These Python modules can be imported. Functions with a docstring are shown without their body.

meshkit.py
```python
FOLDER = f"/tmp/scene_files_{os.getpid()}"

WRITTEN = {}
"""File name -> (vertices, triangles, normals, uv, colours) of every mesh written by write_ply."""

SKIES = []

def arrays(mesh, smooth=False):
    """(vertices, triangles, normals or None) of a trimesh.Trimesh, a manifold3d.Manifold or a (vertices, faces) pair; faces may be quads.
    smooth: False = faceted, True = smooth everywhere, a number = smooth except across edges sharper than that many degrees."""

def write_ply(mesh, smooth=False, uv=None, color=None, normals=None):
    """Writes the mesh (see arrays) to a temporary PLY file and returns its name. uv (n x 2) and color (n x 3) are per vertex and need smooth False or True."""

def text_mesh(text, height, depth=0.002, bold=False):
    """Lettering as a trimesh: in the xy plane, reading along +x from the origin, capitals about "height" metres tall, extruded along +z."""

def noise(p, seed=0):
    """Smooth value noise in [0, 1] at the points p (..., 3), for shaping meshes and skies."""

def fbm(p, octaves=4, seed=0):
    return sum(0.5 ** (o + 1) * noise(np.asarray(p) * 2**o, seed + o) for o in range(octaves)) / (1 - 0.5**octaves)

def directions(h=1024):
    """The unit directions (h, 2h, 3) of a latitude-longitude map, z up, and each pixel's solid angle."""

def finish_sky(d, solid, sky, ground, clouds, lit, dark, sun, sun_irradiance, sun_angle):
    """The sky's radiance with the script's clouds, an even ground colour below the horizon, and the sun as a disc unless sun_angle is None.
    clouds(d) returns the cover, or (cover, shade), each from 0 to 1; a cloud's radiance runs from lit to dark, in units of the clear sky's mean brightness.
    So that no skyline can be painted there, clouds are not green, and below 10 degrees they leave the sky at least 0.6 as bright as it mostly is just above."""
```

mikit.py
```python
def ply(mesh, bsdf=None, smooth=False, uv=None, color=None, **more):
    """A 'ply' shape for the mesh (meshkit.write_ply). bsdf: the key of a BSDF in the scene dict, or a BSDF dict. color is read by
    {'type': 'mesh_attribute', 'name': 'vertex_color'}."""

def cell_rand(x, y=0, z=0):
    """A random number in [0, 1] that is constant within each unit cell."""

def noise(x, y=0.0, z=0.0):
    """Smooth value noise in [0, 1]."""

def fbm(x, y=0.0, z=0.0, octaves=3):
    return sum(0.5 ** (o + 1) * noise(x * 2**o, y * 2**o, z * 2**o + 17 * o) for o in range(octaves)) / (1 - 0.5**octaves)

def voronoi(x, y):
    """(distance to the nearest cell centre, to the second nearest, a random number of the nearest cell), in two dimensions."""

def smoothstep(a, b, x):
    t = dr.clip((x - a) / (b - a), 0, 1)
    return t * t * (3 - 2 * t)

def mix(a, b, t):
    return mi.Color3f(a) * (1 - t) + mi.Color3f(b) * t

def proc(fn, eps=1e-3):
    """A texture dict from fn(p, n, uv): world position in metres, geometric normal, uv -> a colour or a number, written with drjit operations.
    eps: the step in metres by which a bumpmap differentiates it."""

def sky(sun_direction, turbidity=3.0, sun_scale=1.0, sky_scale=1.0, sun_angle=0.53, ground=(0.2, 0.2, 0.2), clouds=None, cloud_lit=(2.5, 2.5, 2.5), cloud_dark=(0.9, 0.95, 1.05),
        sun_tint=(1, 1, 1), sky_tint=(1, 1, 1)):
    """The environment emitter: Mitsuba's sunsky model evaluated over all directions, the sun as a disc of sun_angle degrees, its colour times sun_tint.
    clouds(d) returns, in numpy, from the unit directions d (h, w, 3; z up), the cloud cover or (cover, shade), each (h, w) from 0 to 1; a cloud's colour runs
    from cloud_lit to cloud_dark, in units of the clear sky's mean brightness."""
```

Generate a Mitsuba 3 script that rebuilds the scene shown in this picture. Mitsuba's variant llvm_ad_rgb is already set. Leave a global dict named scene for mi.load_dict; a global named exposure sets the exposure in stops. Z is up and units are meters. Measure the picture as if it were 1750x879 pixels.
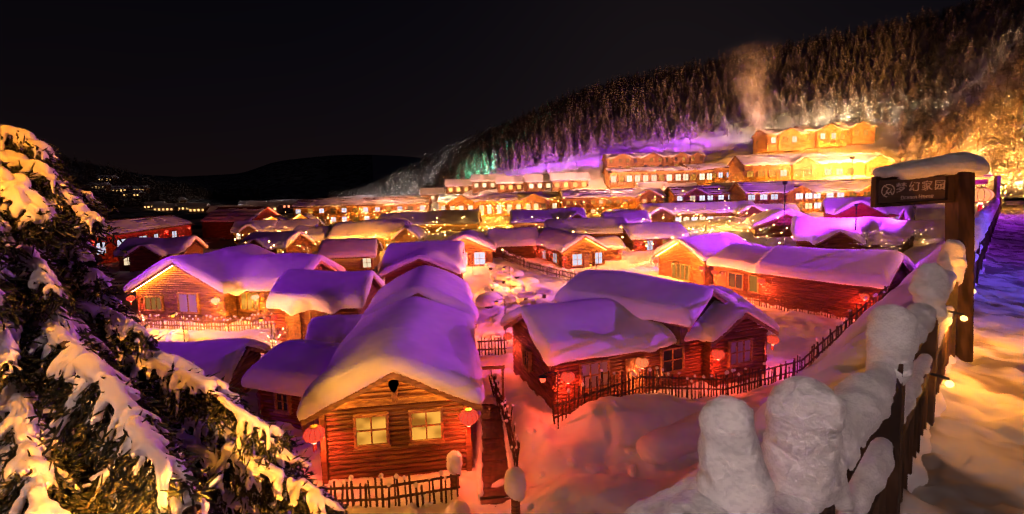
import math, random
import numpy as np, trimesh
import drjit as dr
import mitsuba as mi
import mikit, meshkit
from mikit import proc, noise, fbm, smoothstep, mix
from shapely.geometry import Polygon

rng = np.random.default_rng(7)
random.seed(7)
T4 = mi.ScalarTransform4f
scene, labels = {}, {}

# ------------------------------------------------------------------ camera, sky, exposure
exposure = 5.0
K = 2.0 ** -exposure            # radiance that shows as white
F, CX, CY, W0, H0 = 778.0, 875.0, 387.0, 1750.0, 879.0
PITCH, ROLL, CZ = math.radians(4.56), math.radians(1.5), 11.0
CAM = np.array([0, 0, CZ])
FW = np.array([0, math.cos(PITCH), -math.sin(PITCH)])
_r0, _u0 = np.array([1.0, 0, 0]), np.array([0, math.sin(PITCH), math.cos(PITCH)])
RT = _r0 * math.cos(ROLL) - _u0 * math.sin(ROLL)
UP = _u0 * math.cos(ROLL) + _r0 * math.sin(ROLL)
scene['camera'] = dict(type='perspective', fov=math.degrees(2 * math.atan(W0 / 2 / F)), fov_axis='x', near_clip=0.05, far_clip=9000.0,
                       principal_point_offset_y=(H0 / 2 - CY) / H0,
                       to_world=T4().look_at(origin=CAM.tolist(), target=(CAM + FW).tolist(), up=UP.tolist()))


def _glow(d):
    z, n = d[..., 2], meshkit.fbm(d * 3.0, 3, 5)
    low = np.exp(-np.maximum(z, 0) / 0.16)
    side = 0.5 + 0.5 * np.clip(0.2 - d[..., 0], 0, 1)
    return np.clip(low * side * (0.5 + 0.8 * n), 0, 1)


scene['sky'] = mikit.sky([0.2, 0.6, 0.25], turbidity=3, sun_scale=0.0, sky_scale=0.0009, sky_tint=(0.85, 0.62, 0.92), ground=(0.01, 0.01, 0.01),
                         clouds=_glow, cloud_lit=(6.0, 2.7, 2.6), cloud_dark=(0.5, 0.4, 0.45))
scene['sky']['sampling_weight'] = 1.0


# ------------------------------------------------------------------ small helpers
def ray(u, v): return FW + RT * (u - CX) / F + UP * (CY - v) / F
def at(u, v, z):
    """the point of height z that the photograph shows at pixel u, v"""
    d = ray(u, v)
    return CAM + d * (z - CZ) / d[2]
def atd(u, v, y):
    d = ray(u, v)
    return CAM + d * y / d[1]


def num(key):
    if key not in scene and key not in labels and key not in _used:
        _used.add(key)
        return key
    i = _next.get(key, 1)
    while f'{key}_{i:03d}' in scene or f'{key}_{i:03d}' in _used:
        i += 1
    _next[key] = i + 1
    _used.add(f'{key}_{i:03d}')
    return f'{key}_{i:03d}'
_used, _next = set(), {}


def thing(name, label, cat, group=None):
    key = num(name)
    labels[key] = dict(label=label, category=cat)
    if group: labels[key]['group'] = group
    return key
def struct(key, **more):
    labels[key] = dict(kind='structure', **more)
    return key
def put(parent, name, shape, label=None, kind=None, **over):
    key = num(parent + '__' + name)
    scene[key] = {**shape, **over} if over else shape
    if label or kind: labels[key] = {k: v for k, v in (('label', label), ('kind', kind)) if v}
    return key
def solo(key, shape):
    scene[key] = shape
    return key
def ref(k): return {'type': 'ref', 'id': k}
def emit(rgb, power=1.0, w=0.0):
    return {'type': 'area', 'radiance': {'type': 'rgb', 'value': [float(c * power * K) for c in rgb]}, 'sampling_weight': float(w)}


def MAT(x, y, z, ex=(1, 0, 0), ey=(0, 1, 0), ez=(0, 0, 1)):
    m = np.eye(4)
    m[:3, 0], m[:3, 1], m[:3, 2], m[:3, 3] = ex, ey, ez, (x, y, z)
    return m
def tw(m): return T4(m.tolist())
def along(a, b, r, r2=None):
    """matrix that takes the unit cylinder (z from 0 to 1, radius 1) onto the line from a to b"""
    a, b = np.asarray(a, float), np.asarray(b, float)
    d = b - a
    L = np.linalg.norm(d)
    z = d / L
    x = np.cross(z, [0, 0, 1.0] if abs(z[2]) < .9 else [1.0, 0, 0])
    x /= np.linalg.norm(x)
    y = np.cross(z, x)
    return MAT(*a, x * r, y * (r2 or r), d)


def ucyl(n=8, top=1.0, bulge=0.0):
    a = np.arange(n) * 2 * np.pi / n
    c = np.stack([np.cos(a), np.sin(a), 0 * a], 1)
    v = np.vstack([c, c * [top, top, 1] + [0, 0, 1], [[0, 0, 0], [0, 0, 1]]])
    i, j = np.arange(n), (np.arange(n) + 1) % n
    f = np.vstack([np.stack([i, j, j + n], 1), np.stack([i, j + n, i + n], 1), np.stack([j, i, i * 0 + 2 * n], 1), np.stack([i + n, j + n, i * 0 + 2 * n + 1], 1)])
    return trimesh.Trimesh(v, f, process=False)
def box(x0, x1, y0, y1, z0, z1):
    b = trimesh.creation.box((x1 - x0, y1 - y0, z1 - z0))
    b.apply_translation(((x0 + x1) / 2, (y0 + y1) / 2, (z0 + z1) / 2))
    return b
def cat(ms):
    ms = [m for m in ms if m is not None]
    return trimesh.util.concatenate(ms) if len(ms) > 1 else ms[0]
def tube(pts, rad, n=6):
    """tapered tube along a polyline"""
    p = np.asarray(pts, float)
    r = np.broadcast_to(np.asarray(rad, float), (len(p),))
    t = np.gradient(p, axis=0)
    t /= np.linalg.norm(t, axis=1, keepdims=True) + 1e-9
    a = np.cross(t, [0.13, 0.21, 0.97])
    a /= np.linalg.norm(a, axis=1, keepdims=True) + 1e-9
    b = np.cross(t, a)
    g = np.arange(n) * 2 * np.pi / n
    v = (p[:, None] + r[:, None, None] * (np.cos(g)[None, :, None] * a[:, None] + np.sin(g)[None, :, None] * b[:, None])).reshape(-1, 3)
    i, j = np.meshgrid(np.arange(len(p) - 1), np.arange(n), indexing='ij')
    q = np.stack([i * n + j, i * n + (j + 1) % n, (i + 1) * n + (j + 1) % n, (i + 1) * n + j], -1).reshape(-1, 4)
    f = np.vstack([q[:, [0, 1, 2]], q[:, [0, 2, 3]]])
    v = np.vstack([v, p[:1], p[-1:]])
    m = len(v) - 2
    k = np.arange(n)
    f = np.vstack([f, np.stack([(k + 1) % n, k, k * 0 + m], 1), np.stack([k + (len(p) - 1) * n, (k + 1) % n + (len(p) - 1) * n, k * 0 + m + 1], 1)])
    return trimesh.Trimesh(v, f, process=False)


def snets(f, o, h):
    """surface nets of the field f (negative inside) on a grid of step h that starts at o"""
    s = f < 0
    n = np.array(f.shape) - 1
    acc, cnt = np.zeros((*n, 3), np.float32), np.zeros(n, np.float32)
    for ax in range(3):
        b, c = [a for a in range(3) if a != ax]
        for db in (0, 1):
            for dc in (0, 1):
                s0, s1 = [slice(None)] * 3, [slice(None)] * 3
                s0[ax], s1[ax] = slice(0, n[ax]), slice(1, n[ax] + 1)
                s0[b] = s1[b] = slice(db, db + n[b])
                s0[c] = s1[c] = slice(dc, dc + n[c])
                f0, f1 = f[tuple(s0)], f[tuple(s1)]
                m = s[tuple(s0)] != s[tuple(s1)]
                t = np.where(m, f0 / np.where(m, f0 - f1, 1), 0)
                acc[..., ax] += t
                acc[..., b] += db * m
                acc[..., c] += dc * m
                cnt += m
    act = cnt > 0
    idx = np.full(tuple(n), -1, np.int64)
    idx[act] = np.arange(act.sum())
    v = (np.argwhere(act) + acc[act] / cnt[act][:, None]) * h + np.asarray(o)
    faces = []
    for ax in range(3):
        b, c = (ax + 1) % 3, (ax + 2) % 3
        sl0, sl1 = [slice(1, -1)] * 3, [slice(1, -1)] * 3
        sl0[ax], sl1[ax] = slice(0, -1), slice(1, None)
        a0, a1 = s[tuple(sl0)], s[tuple(sl1)]
        e = np.argwhere(a0 != a1)
        if not len(e): continue
        ins = a0[tuple(e.T)]
        off = np.ones(3, int); off[ax] = 0
        e = e + off
        def cell(x, y):
            q = e.copy(); q[:, b] -= x; q[:, c] -= y
            return idx[tuple(q.T)]
        q = np.stack([cell(1, 1), cell(0, 1), cell(0, 0), cell(1, 0)], 1)
        q[~ins] = q[~ins][:, ::-1]
        faces.append(q[(q >= 0).all(1)])
    q = np.vstack(faces)
    return trimesh.Trimesh(v, np.vstack([q[:, [0, 1, 2]], q[:, [0, 2, 3]]]), process=False)


def blob(caps, h=0.05, k=0.05, nz=0.0, nf=3.0, zs=1.0, flat=None, seed=0):
    """one smooth mesh round capsules (p0, p1, r0, r1); k: how softly they join; nz, nf: size and frequency of the unevenness"""
    P = np.array([[*c[0], *c[1]] for c in caps], float)
    R = np.array([[c[2], c[3]] for c in caps], float)
    P[:, [2, 5]] /= zs
    pad = 5 * k + nz * 1.5 + 2.5 * h
    lo = np.minimum((P[:, :3] - R[:, :1]).min(0), (P[:, 3:] - R[:, 1:]).min(0)) - pad
    hi = np.maximum((P[:, :3] + R[:, :1]).max(0), (P[:, 3:] + R[:, 1:]).max(0)) + pad
    n = np.ceil((hi - lo) / h).astype(int) + 2
    S = np.zeros(n, np.float32)
    for (a, r) in zip(P, R):
        A, B = a[:3], a[3:]
        rm = r.max() + pad
        i0 = np.maximum(((np.minimum(A, B) - rm - lo) / h).astype(int), 0)
        i1 = np.minimum(((np.maximum(A, B) + rm - lo) / h).astype(int) + 2, n)
        g = np.stack(np.meshgrid(*[lo[q] + h * np.arange(i0[q], i1[q]) for q in range(3)], indexing='ij'), -1)
        d = B - A
        t = np.clip(((g - A) @ d) / max(d @ d, 1e-9), 0, 1)
        dist = np.linalg.norm(g - A - t[..., None] * d, axis=-1) - (r[0] + (r[1] - r[0]) * t)
        S[i0[0]:i1[0], i0[1]:i1[1], i0[2]:i1[2]] += np.exp(-np.clip(dist / k, -20, 20))
    f = -k * np.log(S + 1e-9)
    if nz:
        near = np.abs(f) < nz * 2 + 3 * h
        ii = np.argwhere(near)
        f[near] += nz * (2 * meshkit.fbm((ii * h + lo) * nf + seed * 7.7, 3, seed) - 1)
    if flat is not None:
        zz = lo[2] + h * np.arange(n[2])
        f = np.maximum(f, (flat / zs - zz)[None, None, :])
    f = np.minimum(f, 6 * k + h)
    f[[0, -1]] = f[:, [0, -1]] = f[:, :, [0, -1]] = h
    m = snets(f, lo, h)
    m.vertices[:, 2] *= zs
    return m


def smax(a, b, k):
    h = np.clip(0.5 + 0.5 * (a - b) / k, 0, 1)
    return b + (a - b) * h + k * h * (1 - h)
def smin(a, b, k): return -smax(-a, -b, k)


# ------------------------------------------------------------------ materials
def bsdf(key, d, two=True):
    scene[key] = {'type': 'twosided', 'bsdf': d} if two else d
def pri(col, rough=.6, **k):
    c = col if isinstance(col, dict) else {'type': 'rgb', 'value': list(col)}
    return {'type': 'principled', 'base_color': c, 'roughness': rough, **k}
def bump(d, fn, scale=1.0, eps=.004): return {'type': 'bumpmap', 'arbitrary': proc(fn, eps), 'scale': scale, 'bsdf': d}


bsdf('snow', bump({'type': 'diffuse', 'reflectance': proc(lambda p, n, uv: mix((.74, .75, .78), (.86, .87, .89), fbm(p.x * 2.1, p.y * 2.1, p.z * 2.1, 2)))},
                  lambda p, n, uv: .045 * fbm(p.x * 3, p.y * 3, p.z * 3, 3) + .012 * noise(p.x * 17, p.y * 17, p.z * 17), 1.0, .01))
bsdf('snow_crust', bump({'type': 'diffuse', 'reflectance': proc(lambda p, n, uv: mix((.72, .73, .76), (.92, .93, .95), .55 * smoothstep(.25, .55, fbm(p.x * 16, p.y * 16, p.z * 22, 3)) + .45 * smoothstep(.3, .6, noise(p.x * 130, p.y * 130, p.z * 130))))},
                        lambda p, n, uv: .02 * fbm(p.x * 22, p.y * 22, p.z * 34, 3) + .007 * noise(p.x * 95, p.y * 95, p.z * 95), 1.0, .003))
def _tramp(p, n, uv):
    f = fbm(p.x * 2.3, p.y * 2.3, 0, 3)
    return mix((.22, .2, .19), (.66, .66, .67), smoothstep(.3, .68, f))
def _tramp_h(p, n, uv):
    a, b, r = mikit.voronoi(p.x * 3.1, p.y * 3.1)
    return .05 * smoothstep(.05, .45, a) * r + .05 * fbm(p.x * 6, p.y * 6, 0, 3) + .012 * noise(p.x * 30, p.y * 30, 0)
bsdf('snow_trodden', bump({'type': 'diffuse', 'reflectance': proc(_tramp)}, _tramp_h, 1.0, .01))


def wood(c0, c1, fz=16.0, fx=1.3):
    def fn(p, n, uv):
        g = fbm(p.x * fx + p.z * 2, p.y * fx, p.z * fz, 3)
        k = noise(p.x * .9 + 31, p.y * .9, p.z * 4.5)
        return mix(c0, c1, dr.clip(.75 * smoothstep(.25, .75, g) + .45 * (k - .4), 0, 1))
    return fn
def wood_h(p, n, uv): return .008 * fbm(p.x * 2.5, p.y * 2.5, p.z * 38, 3) + .004 * noise(p.x * 9, p.y * 9, p.z * 9)
for key, c0, c1 in (('log', (.085, .033, .013), (.27, .115, .045)), ('log_red', (.095, .024, .012), (.25, .078, .038)), ('log_pale', (.2, .1, .04), (.42, .25, .11))):
    bsdf(key, bump(pri(proc(wood(c0, c1)), .55, specular=.35), wood_h, 1.0, .004))
bsdf('trim', bump(pri(proc(wood((.16, .075, .03), (.4, .22, .1), 9, 4)), .5), wood_h, 1.0, .004))
bsdf('wood_dark', bump(pri(proc(wood((.02, .011, .007), (.085, .042, .024), 3.0, 14)), .6, specular=.4), lambda p, n, uv: .006 * fbm(p.x * 24, p.y * 24, p.z * 4, 3), 1.0, .004))
bsdf('wood_plain', pri(proc(wood((.1, .045, .02), (.28, .14, .06))), .65))
bsdf('plank', bump(pri(proc(lambda p, n, uv: mix((.04, .02, .012), (.15, .075, .04), fbm(p.x * 9, p.y * 3, p.z * 9, 3))), .5, specular=.5), lambda p, n, uv: .005 * fbm(p.x * 20, p.y * 5, 0, 3), 1.0))
bsdf('glass_dark', pri((.02, .025, .035), .08, specular=.6))
bsdf('glass_cold', pri((.3, .3, .36), .12, specular=.6))
bsdf('metal_dark', pri((.03, .03, .032), .45, metallic=.6))
bsdf('lantern_red', pri((.6, .05, .03), .55))
bsdf('gold', pri((.5, .3, .06), .4, metallic=.5))
bsdf('paint_red', pri(proc(lambda p, n, uv: mix((.25, .02, .012), (.4, .05, .03), noise(p.x * 3, p.y * 3, p.z * 3))), .5))
bsdf('needles', pri(proc(lambda p, n, uv: mix((.014, .02, .01), (.11, .095, .055), smoothstep(.45, .9, noise(p.x * 19, p.y * 19, p.z * 19)))), .7))
bsdf('bark', bump(pri(proc(lambda p, n, uv: mix((.05, .032, .022), (.14, .1, .075), fbm(p.x * 12, p.y * 12, p.z * 3, 3))), .9), lambda p, n, uv: .02 * fbm(p.x * 14, p.y * 14, p.z * 4, 3), 1.0))
def _conifer(p, n, uv):
    s = smoothstep(.1, .75, n.z + 1.1 * (fbm(p.x * 1.1, p.y * 1.1, p.z * 1.1, 2) - .6))
    return mix((.03, .028, .02), (.45, .43, .42), s)
bsdf('conifer', {'type': 'diffuse', 'reflectance': proc(_conifer)})
bsdf('conifer_dark', {'type': 'diffuse', 'reflectance': {'type': 'rgb', 'value': [.09, .07, .06]}})
def _twig(p, n, uv):
    s = smoothstep(-.1, .6, n.z + .8 * (noise(p.x * 2.3, p.y * 2.3, p.z * 2.3) - .5))
    return mix((.06, .035, .022), (.7, .7, .72), s)
bsdf('frosted_twig', {'type': 'diffuse', 'reflectance': proc(_twig)})
bsdf('forest_floor', {'type': 'diffuse', 'reflectance': proc(lambda p, n, uv: mix((.08, .08, .085), (.5, .5, .52), smoothstep(.35, .6, fbm(p.x * .12, p.y * .12, p.z * .12, 4))))})
bsdf('sign_face', pri(proc(lambda p, n, uv: mix((.06, .035, .025), (.13, .075, .05), fbm(p.x * 3, p.y * 3, p.z * 30, 3))), .5))
bsdf('letter', pri((.62, .5, .42), .5))
bsdf('black', pri((.01, .01, .01), .9))

WARM, AMBER, RED, PURPLE, WHITE, COOL, GREEN, BLUE = (1, .32, .028), (1, .40, .055), (1, .08, .03), (.44, .03, .95), (1, .8, .62), (.85, .9, 1), (.1, 1, .5), (.12, .1, 1)


# ------------------------------------------------------------------ lights that belong to lamps
def point(key, p, rgb, power, w=1.0):
    scene[num(key)] = {'type': 'point', 'position': [float(x) for x in p], 'intensity': {'type': 'rgb', 'value': [float(c * power * K) for c in rgb]}, 'sampling_weight': float(w)}
def spot(key, p, to, rgb, power, cut=45, w=1.0):
    scene[num(key)] = {'type': 'spot', 'to_world': T4().look_at(origin=[float(x) for x in p], target=[float(x) for x in to], up=[0.01, 0.02, 1]), 'cutoff_angle': float(cut), 'beam_width': float(cut * .6),
                       'intensity': {'type': 'rgb', 'value': [float(c * power * K) for c in rgb]}, 'sampling_weight': float(w)}


_ball = mikit.ply(trimesh.creation.icosphere(1, 1.0), 'black')
def flood(label, p, to, rgb, power, cut=50, w=1.0, foot=None, size=.3, group=None):
    """a floodlight: housing, lens, bracket and its pole or spike, with a spot light just in front of the lens"""
    t = thing('floodlight', label, 'floodlight', group)
    p, to = np.asarray(p, float), np.asarray(to, float)
    d = (to - p) / np.linalg.norm(to - p)
    x = np.cross(d, [0, 0, 1.0]); x /= np.linalg.norm(x)
    y = np.cross(x, d)
    m = MAT(*p, x * size, y * size, d * size)
    hb = box(-.5, .5, -.35, .35, -.35, 0)
    rim = cat([box(-.56, .56, .35, .42, -.1, .1), box(-.56, .56, -.42, -.35, -.1, .1), box(-.57, -.5, -.349, .349, -.1, .1), box(.5, .57, -.349, .349, -.1, .1)])
    put(t, 'housing', mikit.ply(cat([hb, rim]), 'metal_dark', to_world=tw(m)))
    put(t, 'lens', mikit.ply(box(-.47, .47, -.32, .32, .004, .03), 'black', to_world=tw(m), emitter=emit(rgb, 4.0)))
    f = np.array(foot if foot is not None else [p[0], p[1], ground(p[0], p[1]) - .2], float)
    put(t, 'pole', mikit.ply(ucyl(8), 'metal_dark', to_world=tw(along(f, p - d * .2 * size - np.array([0, 0, .36 * size]), .04 + .05 * size))))
    spot('flood_beam', p + d * size * .25, to, rgb, power, cut, w)
    return t
# ------------------------------------------------------------------ the lie of the land
_cols = [
    (-2.2, [(60, 0), (140, 1), (160, 2), (300, 75), (700, 110)]),
    (-1.6, [(60, 0), (150, 1), (200, 3), (400, 75), (700, 110)]),
    (-1.125, [(60, 0), (150, 1), (235, 1.2), (400, 58), (700, 90)]),
    (-.9, [(60, 0), (150, 1), (275, 1.2), (450, 40), (700, 66)]),
    (-.74, [(60, 0), (150, 1), (340, 1.5), (560, 22), (900, 55), (1500, 82)]),
    (-.6, [(60, .2), (150, 1.5), (500, 2), (800, 6), (1000, 25), (1500, 88)]),
    (-.5, [(60, .2), (150, 2), (600, 3), (1000, 30), (1500, 126)]),
    (-.353, [(60, .3), (150, 2.2), (400, 4), (520, 8), (700, 14), (1000, 50), (1500, 140)]),
    (-.225, [(60, .4), (140, 2.5), (300, 6), (330, 9), (480, 34), (600, 36), (1000, 70), (1500, 130)]),
    (-.07, [(60, .4), (146, 4), (180, 13), (205, 18), (400, 56), (600, 68), (1500, 90)]),
    (.03, [(60, .4), (144, 4), (165, 12), (175, 16), (370, 66), (600, 80), (1500, 90)]),
    (.16, [(60, .4), (138, 4.2), (155, 13), (168, 17.5), (340, 80), (600, 90), (1500, 90)]),
    (.42, [(60, .3), (115, 3.6), (136, 5), (149, 12), (160, 18.5), (175, 23), (310, 90), (600, 110), (1500, 110)]),
    (.675, [(60, .5), (106, 3.6), (119, 4.5), (136, 11.5), (149, 20.5), (165, 24), (290, 98), (600, 120), (1500, 120)]),
    (.88, [(50, 1), (100, 4.2), (116, 6), (134, 12), (150, 20.5), (160, 23), (280, 105), (600, 125), (1500, 125)]),
    (1.125, [(50, 3), (70, 9), (90, 13), (105, 19), (270, 115), (600, 140), (1500, 140)]),
    (1.6, [(30, 9), (60, 16), (100, 35), (250, 120), (600, 150), (1500, 150)]),
    (2.2, [(25, 9), (60, 22), (100, 45), (250, 130), (600, 150), (1500, 150)]),
]
_ys = np.concatenate([np.arange(0, 200, 4), np.geomspace(200, 6000, 50)])
_as = np.array([c[0] for c in _cols])
_tab = np.array([np.interp(_ys, [0, 40] + [q[0] for q in c[1]], [0, 0] + [q[1] for q in c[1]]) if c[1][0][0] > 40 else np.interp(_ys, [0] + [q[0] for q in c[1]], [0] + [q[1] for q in c[1]]) for c in _cols])
from scipy.interpolate import PchipInterpolator
_an = np.linspace(-2.2, 2.2, 221)
_tab = PchipInterpolator(_as, _tab, axis=0)(_an)
TH = math.radians(47.5)
DX, DY, NX, NY = math.sin(TH), math.cos(TH), math.cos(TH), -math.sin(TH)
RAIL_D = -.42


BUMPS = []      # drifts: centre, half axes, angle, height
def valley(x, y):
    x, y = np.asarray(x, float), np.asarray(y, float)
    yy = np.maximum(y, 1.0)
    a = np.clip(x / np.maximum(yy, 12), -2.2, 2.2)
    i = np.interp(a, _an, np.arange(len(_an)))
    j = np.interp(yy, _ys, np.arange(len(_ys)))
    i0, j0 = np.minimum(i.astype(int), len(_an) - 2), np.minimum(j.astype(int), len(_ys) - 2)
    u, v = i - i0, j - j0
    return (_tab[i0, j0] * (1 - u) * (1 - v) + _tab[i0 + 1, j0] * u * (1 - v) + _tab[i0, j0 + 1] * (1 - u) * v + _tab[i0 + 1, j0 + 1] * u * v)


def walk_z(t): return 8.9 - .012 * np.maximum(t, 0)
def st(x, y):
    """distance to the left of the railing, distance along it"""
    return -((x * NX + y * NY) - RAIL_D), x * DX + y * DY
def rail(t, s=0.0, z=0.0):
    return np.array([t * DX + (RAIL_D - s) * NX, t * DY + (RAIL_D - s) * NY, walk_z(t) + z])


def ground(x, y):
    x, y = np.asarray(x, float), np.asarray(y, float)
    s, t = st(x, y)
    zw, zv = walk_z(t), valley(x, y)
    q = np.clip((s - .15) / 7.5, 0, 1)
    q = np.maximum(q, np.clip((t - 55) / 30, 0, 1))
    left = zw + (zv - zw) * (q * q * (3 - 2 * q))
    bank = zw + np.maximum(0, -s - 3.6) * .42
    near = np.where(s > .15, left, bank)
    w = np.clip((t - 62) / 16, 0, 1)
    w = w * w * (3 - 2 * w)
    w = np.where(s > .15, 0, w)
    far = np.maximum(zv, np.where(s < 0, 8.2, -99))
    z = near * (1 - w) + far * w
    amp = np.where(s < .3, .03, np.where(y < 70, .28, .8))
    for (bx, by, ra_, rb_, an, hb) in BUMPS:
        c_, s_ = math.cos(an), math.sin(an)
        p, q_ = ((x - bx) * c_ + (y - by) * s_) / ra_, (-(x - bx) * s_ + (y - by) * c_) / rb_
        z = z + hb * np.exp(-(p * p + q_ * q_) ** 1.6)
    z = z + np.where((s > .3) & (y < 60), .26 * (meshkit.fbm(np.stack([x * 1.1, y * 1.1, x * 0], -1), 3, 8) - .5) + .14 * (meshkit.fbm(np.stack([x * 3.1, y * 3.1, x * 0], -1), 2, 9) - .5) - .16 * np.clip((meshkit.noise(np.stack([x * 2.3, y * 2.3, x * 0], -1), 31) - .7) * 5, 0, 1), 0)
    return z + amp * (2 * meshkit.fbm(np.stack([x * .33, y * .33, x * 0], -1), 3, 2) - 1) * np.where((s > -3.7) & (s < .3), .0, 1)


def sheet(xs, ys, fn=None):
    X, Y = np.meshgrid(xs, ys, indexing='ij')
    return X, Y
def grid_faces(n, m):
    i, j = np.meshgrid(np.arange(n - 1), np.arange(m - 1), indexing='ij')
    a = i * m + j
    return np.stack([a, a + m, a + m + 1, a + 1], -1).reshape(-1, 4)
def surf(X, Y, Z):
    q = grid_faces(*X.shape)
    return trimesh.Trimesh(np.stack([X, Y, Z], -1).reshape(-1, 3), np.vstack([q[:, [0, 1, 2]], q[:, [0, 2, 3]]]), process=False)


def drift(u0, v0, u1, v1, w, h):
    a, b = at(u0, v0, .4), at(u1, v1, .4)
    BUMPS.append(((a[0] + b[0]) / 2, (a[1] + b[1]) / 2, np.hypot(*(b - a)[:2]) / 2, w, math.atan2(b[1] - a[1], b[0] - a[0]), h))
drift(940, 755, 1190, 690, 1.9, 1.15)
drift(960, 735, 1080, 705, 1.2, .35)
drift(890, 680, 930, 790, .75, .7)
drift(925, 800, 1010, 770, .8, .45)
drift(890, 875, 1140, 835, 1.5, 1.0)
drift(1260, 730, 1370, 650, 1.3, .7)
drift(1390, 645, 1470, 600, 1.1, .6)
drift(1150, 830, 1250, 790, .8, .5)
xs = np.concatenate([np.arange(-150, -34, 3.0), np.arange(-34, -10, .3), np.arange(-10, 16, .18), np.arange(16, 40, .3), np.arange(40, 151, 3.0)])
ysn = np.concatenate([np.arange(-25, -4, 2.0), np.arange(-4, 10, .3), np.arange(10, 30, .18), np.arange(30, 60.01, .35), [60.0]])
ysn = np.unique(np.round(ysn, 3)); ysn = ysn[ysn <= 60.0]
X, Y = np.meshgrid(xs, ysn, indexing='ij')
S_, T_ = st(X, Y)
Z = ground(X, Y) - np.where((S_ < .25) & (S_ > -3.7), .3, 0)
solo(struct('ground'), mikit.ply(surf(X, Y, Z), 'snow', smooth=True))
ysf = np.concatenate([np.arange(60, 200, 2.5), np.geomspace(200, 5000, 60)])
for key, a0, a1 in (('left_hill', -2.2, -.62), ('far_hill', -.62, -.3), ('village_hillside', -.3, 2.2)):
    aa = np.linspace(a0, a1, int((a1 - a0) * 90) + 2)
    A, Y = np.meshgrid(aa, ysf, indexing='ij')
    X = A * Y
    Z = ground(X, Y)
    Z = np.where(Y > 1700, Z - (Y - 1700) * .05, Z)
    solo(struct(key), mikit.ply(surf(X, Y, Z), 'forest_floor' if key != 'village_hillside' else 'snow', smooth=True))

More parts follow.
